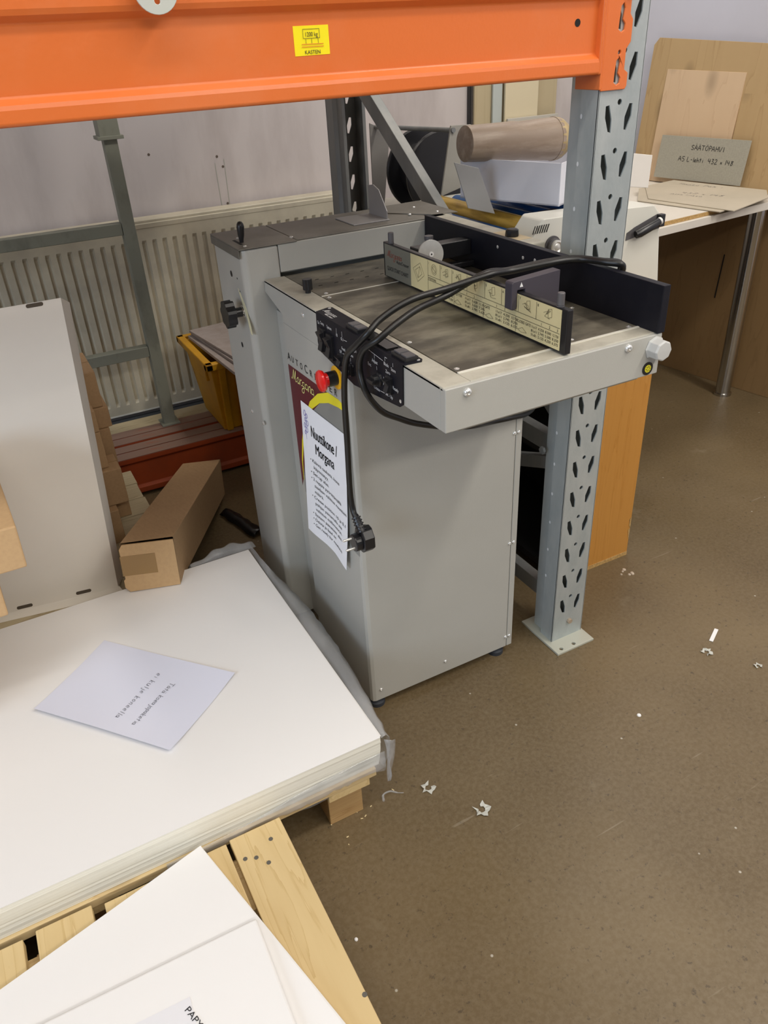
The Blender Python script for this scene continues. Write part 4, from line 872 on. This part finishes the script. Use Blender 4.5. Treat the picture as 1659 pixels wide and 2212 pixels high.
# cartons poking in from the left
for k, (dz, dx, lb_) in enumerate(((0, 0, 'upper brown carton end poking in at the left edge'), (-.088, -.056, 'lower brown carton end poking in at the left edge'), (-.176, -.155, 'lowest brown carton of the pile at the left edge'), (-.264, -.175, 'bottom brown carton resting on the white sheets at the left edge'))):
    c_ = thing('carton', (-.35, 1.45, .564 + dz), lb_, 'carton', 'cartons piled at the left edge')
    x1 = -.062 + dx; z1 = .612 + dz
    z0 = z1 - (.044 if k == 0 else .0) if k == 0 else z1 - .084
    if k == 0: z0 = z1 - .0855
    y0 = 1.30
    Bx = MB().add([V((-.75, y0 - .00, z0)), V((x1 - .004, y0, z0)), V((x1 - .035, 1.72, z0)), V((-.75, 1.72, z0)), V((-.75, y0, z1)), V((x1, y0, z1)), V((x1 - .02, 1.72, z1)), V((-.75, 1.72, z1))],
                  [(3, 2, 1, 0), (4, 5, 6, 7), (0, 1, 5, 4), (1, 2, 6, 5), (2, 3, 7, 6), (3, 0, 4, 7)])
    obj('carton_body', Bx, CARDL, c_, bevel=.003)
    obj('carton_tape', MB().box(-.75, x1 - .03, 1.48, 1.53, z1 + .0003, z1 + .0007), TAPE, c_)
# dusty beams lying on the floor
prof0 = [(0, .003), (0, .020), (.010, .028), (.010, .108), (0, .118), (0, .133), (.002, .135), (.048, .135), (.048, 0), (.002, 0)]
lbl = ['nearest dusty orange beam lying on the floor in front of the radiator', 'second dusty orange beam on the floor behind the nearest one', 'third dusty orange beam on the floor under the grey stand', 'farthest dusty orange beam on the floor by the wall']
for i in range(4):
    y = 2.42 + i * .055 + (.012 if i > 1 else 0)
    root = thing('spare_beam', (.3, y + .025, 0), lbl[i], 'beam', 'spare beams on the floor')
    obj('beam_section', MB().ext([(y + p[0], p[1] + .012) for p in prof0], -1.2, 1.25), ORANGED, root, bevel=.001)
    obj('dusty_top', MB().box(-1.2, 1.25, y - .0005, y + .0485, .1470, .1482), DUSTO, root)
    for x in (-1.0, 1.0): obj('spacer_block', MB().box(x, x + .05, y, y + .046, 0, .0118), PINEBLK, root)
obj_ = obj('dusty_plank', MB().box(-1.2, 1.15, 2.665, 2.76, .0, .135), PINEOLD); tag(obj_, 'dark dusty plank on edge behind the spare orange beams', 'plank')
# grey steel stand
sd = thing('steel_stand', (.3, 2.65, .148), 'old grey painted square tube stand in front of the radiator', 'stand')
PY = 2.615
obj('post', MB().box(.448, .488, PY, PY + .040, .149, 1.10), POST, sd, bevel=.002)
obj('post_sleeve', MB().box(.438, .498, PY - .012, PY + .052, 1.085, 1.60), POST, sd, bevel=.002); obj('sleeve_flange', MB().box(.430, .506, PY - .016, PY + .056, 1.077, 1.087), POST, sd, bevel=.001)
for z in (.805, .405): obj('cross_rail', MB().box(-.9, .447, PY + .002, PY + .038, z, z + .036), POST, sd, bevel=.002)
obj('post', MB().box(-.94, -.90, PY, PY + .040, .149, 1.10), POST, sd, bevel=.002)
obj('foot_plate', MB().box(.436, .500, PY - .015, PY + .055, .1485, .153), POST, sd, bevel=.001)
# radiator
rd = thing('panel_radiator', (.3, 2.89, .13), 'cream ribbed panel radiator mounted on the back wall', 'radiator')
mb = MB(); pitch = .0358; x0r = -1.1; x1r = 1.33; yf = 2.85; n = int((x1r - x0r - .06) / pitch)
P = []; 
# front skin with pressed channels
zs = [.125, .160, .172, .722, .734, .776]; xs = [x0r]; dep = [0]
for k in range(n):
    c0 = x0r + .03 + k * pitch; xs += [c0, c0 + .003, c0 + .013, c0 + .018]; dep += [0, 1, 1, 0]
xs.append(x1r); dep.append(0)
vs = []; 
for iz, z in enumerate(zs):
    for x, dd_ in zip(xs, dep): vs.append(V((x, yf + (.009 * dd_ if iz in (2, 3) else 0), z)))
nx = len(xs); fs = [(j * nx + i, j * nx + i + 1, (j + 1) * nx + i + 1, (j + 1) * nx + i) for j in range(len(zs) - 1) for i in range(nx - 1)]
obj('ribbed_panel', MB().add(vs, fs), RAD, rd, solid=.0015)
obj('panel_core', MB().box(x0r, x1r, yf + .016, yf + .07, .127, .774), RAD, rd, bevel=.004)
obj('top_grille', MB().box(x0r, x1r, yf + .002, yf + .075, .776, .800).box(x0r, x1r, yf - .002, yf + .006, .772, .790), RAD, rd, bevel=.003, seg=3)
obj('bottom_lip', MB().box(x0r, x1r, yf - .001, yf + .010, .121, .128), LAMW, rd, bevel=.001)
for x in (-.6, .2, 1.0): obj('wall_bracket', MB().box(x, x + .03, yf + .07, YB - .001, .2, .7), RAD, rd)
mb = MB()
for x, z in ((.901, .925), (.899, .80), (.884, .96), (.645, .99)): mb.prism(FY(x, YB, z), circ(0, 0, .0045, 10), 0, .001)
o_ = obj('trim_1', mb, mat('wall_plug_dark', (.12, .09, .07), .8)); o_['kind'] = 'structure'
mb = lines(MB(), FY(0, YB, 0), [((.876, .785), (.873, .94)), ((.906, .785), (.908, .95))], .0022, .0008); o_ = obj('trim_2', mb, mat('old_paint_scar', (.36, .37, .32), .8)); o_['kind'] = 'structure'
# yellow bin with boards
bn = thing('yellow_bin', (.8, 2.53, .149), 'yellow plastic stacking bin standing on the spare orange beams', 'bin')
def taper(x0, x1, y0, y1, z0, x0t, x1t, y0t, y1t, z1, th):
    o_ = [V((x0, y0, z0)), V((x1, y0, z0)), V((x1, y1, z0)), V((x0, y1, z0))]; t_ = [V((x0t, y0t, z1)), V((x1t, y0t, z1)), V((x1t, y1t, z1)), V((x0t, y1t, z1))]
    i_ = [V((x0t + th, y0t + th, z1)), V((x1t - th, y0t + th, z1)), V((x1t - th, y1t - th, z1)), V((x0t + th, y1t - th, z1))]; b_ = [V((x0 + th, y0 + th, z0 + th)), V((x1 - th, y0 + th, z0 + th)), V((x1 - th, y1 - th, z0 + th)), V((x0 + th, y1 - th, z0 + th))]
    f = [(3, 2, 1, 0)]
    for i in range(4):
        j = (i + 1) % 4; f += [(i, j, 4 + j, 4 + i), (4 + i, 4 + j, 8 + j, 8 + i), (8 + i, 8 + j, 12 + j, 12 + i)]
    f.append((12, 13, 14, 15)); return MB().add(o_ + t_ + i_ + b_, f)
obj('bin_body', taper(.618, .96, 2.450, 2.68, .149, .592, .99, 2.405, 2.73, .405, .006), BINY, bn, bevel=.004, seg=3)
rim = MB()
for a_ in ((.574, 1.01, 2.386, 2.412, .392, .416), (.574, 1.01, 2.725, 2.75, .392, .416), (.574, .600, 2.386, 2.75, .392, .416), (.985, 1.01, 2.386, 2.75, .392, .416)): rim.box(*a_)
obj('bin_rim', rim, BINY, bn, bevel=.004, seg=3)
rb = MB()
for x in (.625, .68, .78, .88): rb.hexa([V((x, 2.436, .149)), V((x + .022, 2.436, .149)), V((x + .022, 2.46, .149)), V((x, 2.46, .149))], [V((x - .01, 2.391, .392)), V((x + .014, 2.391, .392)), V((x + .014, 2.415, .392)), V((x - .01, 2.415, .392))])
rb.box(.589, .612, 2.47, 2.66, .33, .392)
obj('bin_rib', rb, BINY, bn, bevel=.003)
for i, (x, z) in enumerate(((.604, .4165), (.616, .4275), (.612, .4365))):
    an_ = math.radians(3 + 2 * i); pts = rect_rot(x, 2.69, an_, 0, .42, -.44 + .02 * i, 0)
    o_ = obj('scrap_board', MB().prism(FZ(0, 0, 0), pts, z, z + (.0105 if i == 0 else .0085)), mat('mauve_board', (.36, .31, .29), .7, noise=(30, .4, .7, (.30, .25, .22), (1, 1, 1))) if i == 0 else bpy.data.materials['mauve_board'], bevel=.001)
    tag(o_, ('lowest', 'middle', 'topmost')[i] + ' greyish board lying on the yellow bin', 'board', 'boards on the yellow bin')
o_ = MB(); rr = random.Random(3); pts = []
ax = V((.045, -.185, 0)); ay = V((.04, .010, 0)); vs = []
for j in range(9):
    for i in range(4):
        p = V((.498, 2.15, 0)) + ax * (j / 8) + ay * (i / 3 - .5) + V((rr.uniform(-.004, .004), rr.uniform(-.004, .004), 0)); p.z = .003 + (.012 if i in (1, 2) else .0) + rr.uniform(0, .006); vs.append(p)
o_.add(vs, [(j * 4 + i, (j + 1) * 4 + i, (j + 1) * 4 + i + 1, j * 4 + i + 1) for j in range(8) for i in range(3)])
tag(obj('rubber_strip', o_, BLACK, smooth=60, solid=.004), 'crumpled black rubber strip on the dark floor behind the pile', 'strip')

# ================================================================= BEHIND: oak cabinet, laminator, box, roll, reel stand
ok = thing('oak_cabinet', (1.28, 1.6, 0), 'orange oak veneer cabinet behind the rack post with chipped edge', 'cabinet')
chip = [(1.146, 0), (1.418, 0), (1.418, .055), (1.4145, .060), (1.411, .085), (1.4165, .092), (1.4125, .100), (1.4115, .120), (1.418, .130), (1.418, .74), (1.146, .74)]
obj('side_board', MB().prism(FY(0, 1.300, 0), chip, -.022, 0), OAK, ok, bevel=.0006)
obj('side_board', MB().box(1.146, 1.418, 1.86, 1.882, 0, .74), OAK, ok); obj('top_board', MB().box(1.146, 1.418, 1.3225, 1.8595, .718, .7395), OAK, ok)
obj('back_board', MB().box(1.405, 1.417, 1.3225, 1.8595, 0.0, .7175), BLACKIN, ok); obj('inner_shelf', MB().box(1.16, 1.4045, 1.3225, 1.8595, .36, .378), BLACKIN, ok); obj('bottom_board', MB().box(1.146, 1.4045, 1.3225, 1.8595, .03, .05), BLACKIN, ok)
obj('exposed_chipboard', MB().prism(FY(0, 1.2998, 0), [(1.4165, .055), (1.418, .130), (1.4125, .12), (1.4125, .10), (1.4165, .092), (1.411, .085), (1.4145, .060)], -.02, .0006), CHIP, ok)
obj('plinth', MB().box(1.146, 1.417, 1.2985, 1.2998, 0.0, .012), CHIP, ok)

lm = thing('roll_laminator', (1.25, 1.6, .74), 'cream white table laminator with black crank handle on the oak cabinet', 'laminator')
hs = [(1.050, .742), (1.434, .742), (1.4405, .758), (1.421, .895), (1.416, .925), (1.398, .9445), (1.225, .953), (1.080, .957), (1.048, .918), (1.042, .880), (1.046, .80)]
hs2 = [(x, min(z, .915)) for x, z in hs]
hs2 = [(1.050, .742), (1.434, .742), (1.4405, .758), (1.425, .880), (1.412, .905), (1.225, .912), (1.080, .912), (1.048, .890), (1.046, .80)]
for y, h_ in ((1.340, hs), (1.86, hs2)): obj('side_housing', MB().prism(FY(0, y, 0), h_, -.075, 0), LAMW, lm, bevel=.006, seg=3)
mb = MB()
for k in range(7): mb.prism(FY(1.052 + .0060 * k, 1.3395, .930), [(0, 0), (.0022, 0), (.0022 + .006, .016), (.006, .016)], 0, .0006)
obj('vent_slots', mb, BLACKIN, lm)
bs = MB()._rev(V((1.107, 1.3405, .900)), V((0, -1, 0)), [(0, .020), (.004, .020), (.004, .0165), (.012, .0165), (.013, .013)], 28); o_ = obj('pressure_dial', bs, GREYBLK, lm, smooth=35)
obj('dial_cap', MB()._rev(V((1.108, 1.328, .899)), V((0, -1, 0)), [(0, .0145), (.006, .0145), (.007, .011), (.005, .008), (.007, .005), (.007, .0001)], 28), ALU, o_, smooth=35)
t = MB(); letters(t, 'H', FY(1.1485, 1.3395, .884), .040); letters(t, 'W', FY(1.1525, 1.3395, .868), .013); letters(t, 'MP', FY(1.182, 1.3395, .884), .040)
for k in (0, .0008, .0016): letters(t, 'H', FY(1.1485 + k, 1.3395, .884 + k), .040)
letters(t, '70', FY(1.350, 1.3395, .752), .045); letters(t, '70', FY(1.352, 1.3395, .753), .045)
obj('maker_lettering', t, INK, lm)
obj('crank_recess', MB().prism(FY(0, 1.3397, 0), [(1.317, .879), (1.416, .893), (1.4175, .922), (1.405, .925), (1.34, .905), (1.318, .895)], 0, .0012), GREYBLK, lm)
ck = obj('crank_handle', MB().tube([(1.335, 1.328, .891), (1.345, 1.326, .894), (1.380, 1.325, .905), (1.402, 1.326, .912)], [.0085, .0100, .0095, .0075], 16), BLACK, lm, smooth=50)
obj('crank_arm', MB().box(1.404, 1.420, 1.327, 1.341, .898, .925), BLACK, ck, bevel=.002); obj('crank_ring', MB().cyl((1.399, 1.326, .911), (1.404, 1.326, .9125), .0085, 16), ALU, ck)
obj('roller_bed', MB().box(1.11, 1.40, 1.4155, 1.8595, .80, .905), BLUE, lm, bevel=.006)
for x, r_, z in ((1.20, .022, .905), (1.27, .020, .903), (1.34, .022, .903)): obj('roller', MB().cyl((x, 1.4155, z), (x, 1.8595, z), r_, 24), BLUE, lm, smooth=35)
obj('feed_bar', MB().box(1.165, 1.215, 1.425, 1.47, .927, .944).box(1.17, 1.38, 1.455, 1.472, .930, .940), DARKRUST, lm, bevel=.002)
obj('film_roll', MB()._rev(V((1.145, 1.4155, .905)), V((0, 1, 0)), [(0, .008), (.0, .026), (.444, .027), (.444, .008)], 28), GOLD, lm, smooth=35)
obj('lower_body', MB().box(1.08, 1.40, 1.4155, 1.8595, .742, .80), LAMW, lm)
# reel stand at the laminator's far side
rs = thing('film_reel_stand', (1.30, 2.15, .742), 'grey reel stand with large black film reel behind the laminator', 'reel stand')
obj('near_plate', MB().prism(FY(0, 1.950, 0), [(1.208, .91), (1.290, .93), (1.3155, 1.075), (1.303, 1.083), (1.240, 1.085)], -.006, 0, [circ(1.247, 1.074, .004), circ(1.305, 1.064, .0028)]), mat('grey_plate', (.33, .32, .285), .5), rs, bevel=.001)
obj('far_plate', MB().prism(FY(0, 2.38, 0), [(1.215, .83), (1.255, .83), (1.285, 1.04), (1.215, 1.07)], -.006, 0), mat('grey_plate_dark', (.22, .21, .20), .55), rs, bevel=.001)
obj('cross_rod', MB().cyl((1.245, 1.944, 1.074), (1.235, 2.38, 1.058), .0065, 14), GALVD, rs, smooth=35)
for y, r_ in ((2.10, .115), (2.22, .115)): obj('reel_flange', MB()._rev(V((1.300, y, .945)), V((0, 1, 0)), [(0, .01), (0, r_ - .004), (.003, r_), (.008, r_), (.008, .01)], 48), BLACK, rs, smooth=35)
obj('film_core', MB().cyl((1.300, 2.108, .945), (1.300, 2.22, .945), .075, 32), BLACK, rs, smooth=35)
obj('base_shelf', MB().box(1.12, 1.42, 1.94, 2.46, .80, .83), mat('base_grey', (.36, .34, .30), .6), rs, bevel=.002)
obj('base_leg', MB().box(1.10, 1.40, 1.96, 2.44, .0, .7995), GREYBLK, rs, bevel=.002)
obj('stand_rail', MB().box(1.20, 1.46, 1.937, 1.9435, .895, .912), LAMW, rs, bevel=.001)
vg = MB().prism(FY(0, 1.80, 0), [(1.10, .93), (1.125, .985), (1.135, .985), (1.15, .93)], -.003, 0)
# leaning grey card in front of the white box
gc = MB(); q = [V((.986, 1.540, 1.058)), V((1.050, 1.540, 1.040)), V((1.108, 1.555, .934)), V((1.030, 1.550, .957))]
nn = (q[1] - q[0]).cross(q[3] - q[0]).normalized() * .0025
gc.hexa([p for p in (q[3], q[2], q[1], q[0])], [p + nn * -1 for p in (q[3], q[2], q[1], q[0])]); tag(obj('leaning_card', gc, mat('light_grey_card', (.33, .33, .33), .6), bevel=.0006), 'small grey sheet leaning against the front of the white carton', 'card')
# white carton on the laminator
LAMB = 0
wc = thing('white_carton', (1.32, 1.72, .96), 'open white carton sitting on the laminator below the wrapped brown roll', 'box')
Bz = .958
c0, c1, c2 = V((1.166, 1.425, Bz)), V((1.10, 1.66, Bz)), V((1.38, 1.475, Bz))
c0 = V((1.185, 1.420, Bz)); c1 = V((1.085, 1.665, Bz)); c2 = V((1.43, 1.55, Bz)); c3 = c1 + (c2 - c0)
Hh = .088; up = V((0, 0, Hh)); th = .003
lo = [c0, c2, c3, c1]; cen = sum(lo, V()) / 4
def wallq(p, q_, z=Hh):
    d1 = (cen - (p + q_) / 2); nrm = V((-(q_ - p).y, (q_ - p).x, 0)).normalized(); nrm = nrm if nrm.dot(d1) > 0 else -nrm
    return MB().hexa([p, q_, q_ + nrm * th, p + nrm * th], [a_ + V((0, 0, z)) for a_ in (p, q_, q_ + nrm * th, p + nrm * th)])
m_ = MB()
for i in range(4): 
    k_ = wallq(lo[i], lo[(i + 1) % 4]); m_.add(k_.v, k_.f)
m_.hexa(lo, [p + V((0, 0, th)) for p in lo]); obj('carton_body', m_, WBOXS, wc)
fd = (c2 - c0).normalized(); fo = V((fd.y, -fd.x, 0))
fl = [c2 + V((0, 0, .0)), c2 + fd * .175 + fo * .055 + V((0, 0, -.03)), c2 + fd * .175 + fo * .059 + V((0, 0, -.03)), c2 + fo * .004]
obj('open_flap', MB().hexa(fl, [p + V((0, 0, Hh - .010)) + fd * .004 for p in fl]), WBOX, wc, bevel=.001)
# wrapped brown roll in the carton
rl = thing('wrapped_paper_roll', (1.28, 1.62, 1.03), 'brown paper roll in shiny plastic wrap lying on the white carton', 'roll')
ra, rb_ = V((1.060, 1.612, 1.082)), V((1.300, 1.602, 1.071)); dv = (rb_ - ra).normalized()
Lr = (rb_ - ra).length
obj('roll_body', MB()._rev(ra, dv, [(0, .012), (.0005, .036), (.002, .038), (.07, .040), (.13, .0425), (.14, .041), (.2, .045), (.25, .0475), (Lr, .048)], 32), KRAFT, rl, smooth=50)
pr = [(0, .048), (.010, .0478), (.022, .044), (.034, .036), (.044, .022), (.050, .010), (.066, .012), (.076, .018), (.078, .004)]
obj('twisted_end', MB()._rev(rb_, dv, pr, 18), KRAFTL, rl, smooth=30)

# boards leaning on the back wall
for x0, x1, y, z0, z1, m_, lb_ in ((1.965, 2.38, 2.915, .0, 1.50, PLYB, 'tan plywood sheet leaning on the back wall behind the brown roll'), (2.045, 2.09, 2.900, .0, 1.46, mat('pale_blue_sheet', (.48, .53, .52), .4), 'narrow pale blue sheet edge against the tan plywood'),
                               (2.095, 2.26, 2.885, .0, 1.44, mat('cream_sheet', (.68, .60, .42), .6), 'cream sheet standing in front of the tan plywood'), (2.10, 2.36, 2.870, .0, .985, mat('grey_pale_sheet', (.52, .50, .45), .6), 'low pale grey sheet in front of the cream sheet')):
    tag(obj('wall_sheet', MB().box(x0, x1, y, y + .010, z0, z1), m_, bevel=.001), lb_, 'board')
tag(obj('gap_shade_strip', MB().box(1.952, 1.960, 2.93, 2.948, 0, 1.6), BLACK), 'thin black strip drawn for the shaded gap beside the tan plywood', 'strip')  # black stands in for the shade in the gap beside the plywood

# ================================================================= RIGHT: white table with boards
ta = math.radians(5.6); TU = V((math.cos(ta), math.sin(ta), 0)); TV = V((-math.sin(ta), math.cos(ta), 0)); T0 = V((1.50, 1.792, 0))
def tb(u0, u1, v0, v1, z0, z1, mb_=None):
    mb_ = mb_ or MB(); q = [T0 + TU * u + TV * v for u, v in ((u0, v0), (u1, v0), (u1, v1), (u0, v1))]
    return mb_.hexa([V((p.x, p.y, z0)) for p in q], [V((p.x, p.y, z1)) for p in q])
tbl = thing('white_table', tuple(T0 + TU * .6 + TV * .35), 'white topped table with chrome tube legs by the right wall', 'table')
obj('table_top', tb(0, 1.16, 0, .72, .714, .740), MELAM, tbl, bevel=.0015)
for u, v in ((1.035, .045), (.06, .045), (.9, .66), (.06, .66)):
    p = T0 + TU * u + TV * v; obj('leg', MB()._rev(V((p.x, p.y, 0)), V((0, 0, 1)), [(0, .034), (.010, .034), (.012, .0285), (.714, .0285)], 28), bpy.data.materials.get('table_leg_chrome') or mat('table_leg_chrome', (.50, .49, .47), .2, 1.0), tbl, smooth=35)
tag(obj('chipboard_panel', tb(.02, .76, .012, .50, .7402, .7525), CHIP, bevel=.0006), 'raw chipboard sheet with golden edge lying on the white table', 'board')
obj('white_facing', tb(.02, .757, .0135, .50, .7527, .7533), MELAM, bpy.data.objects['chipboard_panel'])
# pasteboards lying flat
def flat(pts, z0, z1, m_, lb_, name, bevel=.0005, group=None):
    return tag(obj(name, MB().prism(FZ(0, 0, 0), pts, z0, z1), m_, bevel=bevel), lb_, 'board', group)
flat([(2.20, 1.83), (2.50, 1.90), (2.56, 1.97), (2.50, 2.34), (2.32, 2.32), (2.15, 2.15)], .7545, .7575, PASTE, 'lower beige pasteboard lying flat on the white table', 'pasteboard', group='pasteboards on the table')
pbd = flat([(2.231, 1.802), (2.487, 1.878), (2.595, 1.972), (2.53, 2.35), (2.36, 2.33), (2.19, 2.14)], .7577, .7605, PASTE, 'upper beige pasteboard with faint writing lying flat on the white table', 'pasteboard', group='pasteboards on the table')
t = MB(); hand(t, '432 x 148', ((2.345, 2.135, .7610), (.3, -.95, 0), (.95, .3, 0)), .022, .0014, adv=.9, jit=.1); hand(t, 'Alta linkku', ((2.300, 2.145, .7610), (.3, -.95, 0), (.95, .3, 0)), .016, .0012, adv=.9, jit=.1); hand(t, 'Hanko Pahvi', ((2.47, 2.27, .7610), (.25, -.96, 0), (.96, .25, 0)), .022, .0014, adv=.9, jit=.1)
o_ = obj('faint_writing', t, PENCIL, pbd)
# plywood and cards leaning on the right wall, standing on the table
def lean(name, s0, s1, off0, off1, z0, z1, th, m_, lb_, cut=None, tag_cat='board', slant=0.0, dz=0.0, fall=0.0):
    """s runs along the wall; off0/off1 are the distances to the wall at the foot and the top."""
    A_ = onw(s1, off0, z0); B_ = onw(s0, off0, z0 + dz); Cc = onw(s0 , off1, z1 + dz); D_ = onw(s1 - slant, off1, z1)
    u = (B_ - A_).normalized(); v = (D_ + Cc - A_ - B_); v = (v - u * v.dot(u)).normalized(); Wd = (B_ - A_).length; Hg = (D_ - A_).dot(v)
    sl = (D_ - A_).dot(u)
    out = [(0, 0), (Wd, 0), (Wd, Hg - fall), (sl, Hg)] if not cut else [(0, 0), (Wd, 0), (Wd, Hg - fall), (sl + cut, Hg), (sl, Hg - cut * 1.2)]
    F = (A_, u, v); o2 = obj(name, MB().prism(F, out, 0, th), m_, bevel=.0008); return tag(o2, lb_, tag_cat), F, Wd, Hg
lean('plywood_board', -.42, .305, .075, .02, .7415, 1.240, .009, PLY, 'large knotty birch plywood board leaning on the right wall', cut=.02, fall=.045)
lean('plywood_offcut', -.113, .222, .088, .036, .7415, 1.135, .006, PLYL, 'pale square plywood offcut leaning on the large plywood board', fall=.012)
lean('plywood_offcut', -.36, -.116, .086, .034, .7415, 1.125, .006, PLY, 'narrower plywood offcut at the right of the pale one', tag_cat='board')
o_, F, Wd, Hg = lean('pasteboard_sign', -.205, .175, .110, .085, .7615, .912, .0025, GREYC, 'grey pasteboard with black handwriting SÄÄTÖPAHVI leaning on the plywood', tag_cat='sign')
Fo = V(F[0]) + V(F[1]).cross(V(F[2])) * .0028
t = MB(); hand(t, 'SÄÄTÖPAHVI', (Fo + V(F[1]) * .140 + V(F[2]) * .108, F[1], F[2]), .0165, .0019, adv=.6, jit=.03, lift=.0004); hand(t, 'A5 L-lehti  432 x 148', (Fo + V(F[1]) * .096 + V(F[2]) * .066, F[1], F[2]), .0165, .0019, adv=.6, jit=.05, lift=.0004)
obj('handwriting', t, INK, o_)
# hardboard sheets under the table
lean('hardboard_sheet', -.53, .50, .095, .03, .0, .70, .006, FIBRE, 'brown hardboard sheet with dark slits standing under the white table')
o_, F, Wd, Hg = lean('hardboard_sheet', -1.15, -.535, .06, .02, .0, .60, .006, wood('tan_hardboard', (.34, .21, .10), (.30, .18, .08), 'z', .4, knots=False), 'tan hardboard sheet right of the chrome table leg')
h1 = [o for o in bpy.data.objects if o.name == 'hardboard_sheet'][0]
A_ = onw(.50, .095, 0); u = (onw(-.53, .095, 0) - A_).normalized(); vv = (onw(.5, .03, .7) - A_).normalized(); Fh = (A_ + u.cross(vv) * .0066, u, vv)
t = lines(MB(), Fh, [((.79, .0), (.79, .16)), ((.66, .33), (.66, .50))], .005); obj('slit', t, BLACKIN, h1)

# ================================================================= FLOOR LITTER
def scrap(loc, r, lb_, seed):
    rr = random.Random(seed); P = []; n = 14; vs = []
    for k in range(n):
        a_ = 5.2 * k / (n - 1) + seed; r1 = r * (.55 + rr.uniform(-.08, .08)); r2 = r * (rr.uniform(.8, 1.35) if k % 3 else 1.5)
        vs += [V((loc[0] + r1 * math.cos(a_), loc[1] + r1 * math.sin(a_), .0015 + rr.uniform(0, .002))), V((loc[0] + r2 * math.cos(a_), loc[1] + r2 * math.sin(a_), .001 + rr.uniform(0, .005)))]
    tag(obj('torn_plastic_scrap', MB().add(vs, [(2 * k, 2 * k + 1, 2 * k + 3, 2 * k + 2) for k in range(n - 1)]), mat('milky_film', (.62, .62, .56), .4, alpha=.75), solid=.0004), lb_, 'plastic scrap')

scrap((.511, .895), .011, 'torn clear plastic ring on the floor nearest the pile corner', 1)
scrap((.575, .798), .013, 'curled torn plastic ring on the floor in front of the other one', 2.4)
scrap((1.29, .892), .010, 'small plastic tatter on the floor beside the white paper strip', 4)
scrap((1.354, .798), .007, 'tiny plastic tatter on the floor near the right edge', 5)
tag(obj('paper_strip', MB().prism(FZ(1.353, .927, .001, math.radians(28)), [(-.026, -.0045), (.026, -.0045), (.026, .0045), (-.026, .0045)], 0, .0012), PAPER), 'small white paper strip on the floor right of the rack post foot', 'paper scrap')
tag(obj('floor_chip', MB()._rev(V((1.011, .826, 0)), V((0, 0, 1)), [(0, .005), (.002, .004), (.003, .0001)], 7), PAPER), 'tiny white chip on the floor in front of the rack post', 'chip')
tag(obj('floor_chip', MB()._rev(V((.247, .693, 0)), V((0, 0, 1)), [(0, .0035), (.002, .003), (.003, .0001)], 7), PAPER), 'tiny white chip on the floor beside the near pallet', 'chip')
mb = MB(); rr = random.Random(9)
for k in range(6):
    x, y = 1.352 + rr.uniform(-.02, .02), 1.250 + rr.uniform(-.03, .03); r_ = rr.uniform(.003, .007)
    mb._rev(V((x, y, 0)), V((0, 0, 1)), [(0, r_), (.002, r_ * .8), (.003, .0001)], 6)
tag(obj('plaster_crumbs', mb, mat('crumb', (.5, .42, .33), .8)), 'pale crumbs scattered on the floor by the oak cabinet', 'crumbs', kind='stuff')
mb = MB(); rr = random.Random(11)
for k in range(8):
    x, y = .36 + rr.uniform(-.07, .09), .90 + rr.uniform(-.04, .03); a_ = rr.uniform(0, 3); c_ = V((math.cos(a_), math.sin(a_), 0)); n_ = V((-c_.y, c_.x, 0)); p = V((x, y, .0006)); l_ = rr.uniform(.001, .004)
    mb.hexa([p - c_ * l_ - n_ * .0008, p + c_ * l_ - n_ * .0008, p + c_ * l_ + n_ * .0008, p - c_ * l_ + n_ * .0008], [q + V((0, 0, .0012)) for q in (p - c_ * l_ - n_ * .0008, p + c_ * l_ - n_ * .0008, p + c_ * l_ + n_ * .0008, p - c_ * l_ + n_ * .0008)])
tag(obj('wood_splinters', mb, mat('splinter', (.75, .62, .35), .7)), 'little wood splinters on the floor round the pallet block', 'splinters', kind='stuff')
tag(obj('film_shred', MB().tube(smoothpts([V((.418, .912, .004)), V((.424, .925, .004)), V((.440, .926, .003)), V((.452, .916, .002)), V((.462, .910, .002))], 5), [.003] * 5 + [.002] * 10 + [.001] * 6, 6), FILM, smooth=60), 'twisted shred of clear film on the floor at the pile corner', 'plastic scrap')
for o in bpy.data.objects:
    if '_w' in o: del o['_w']
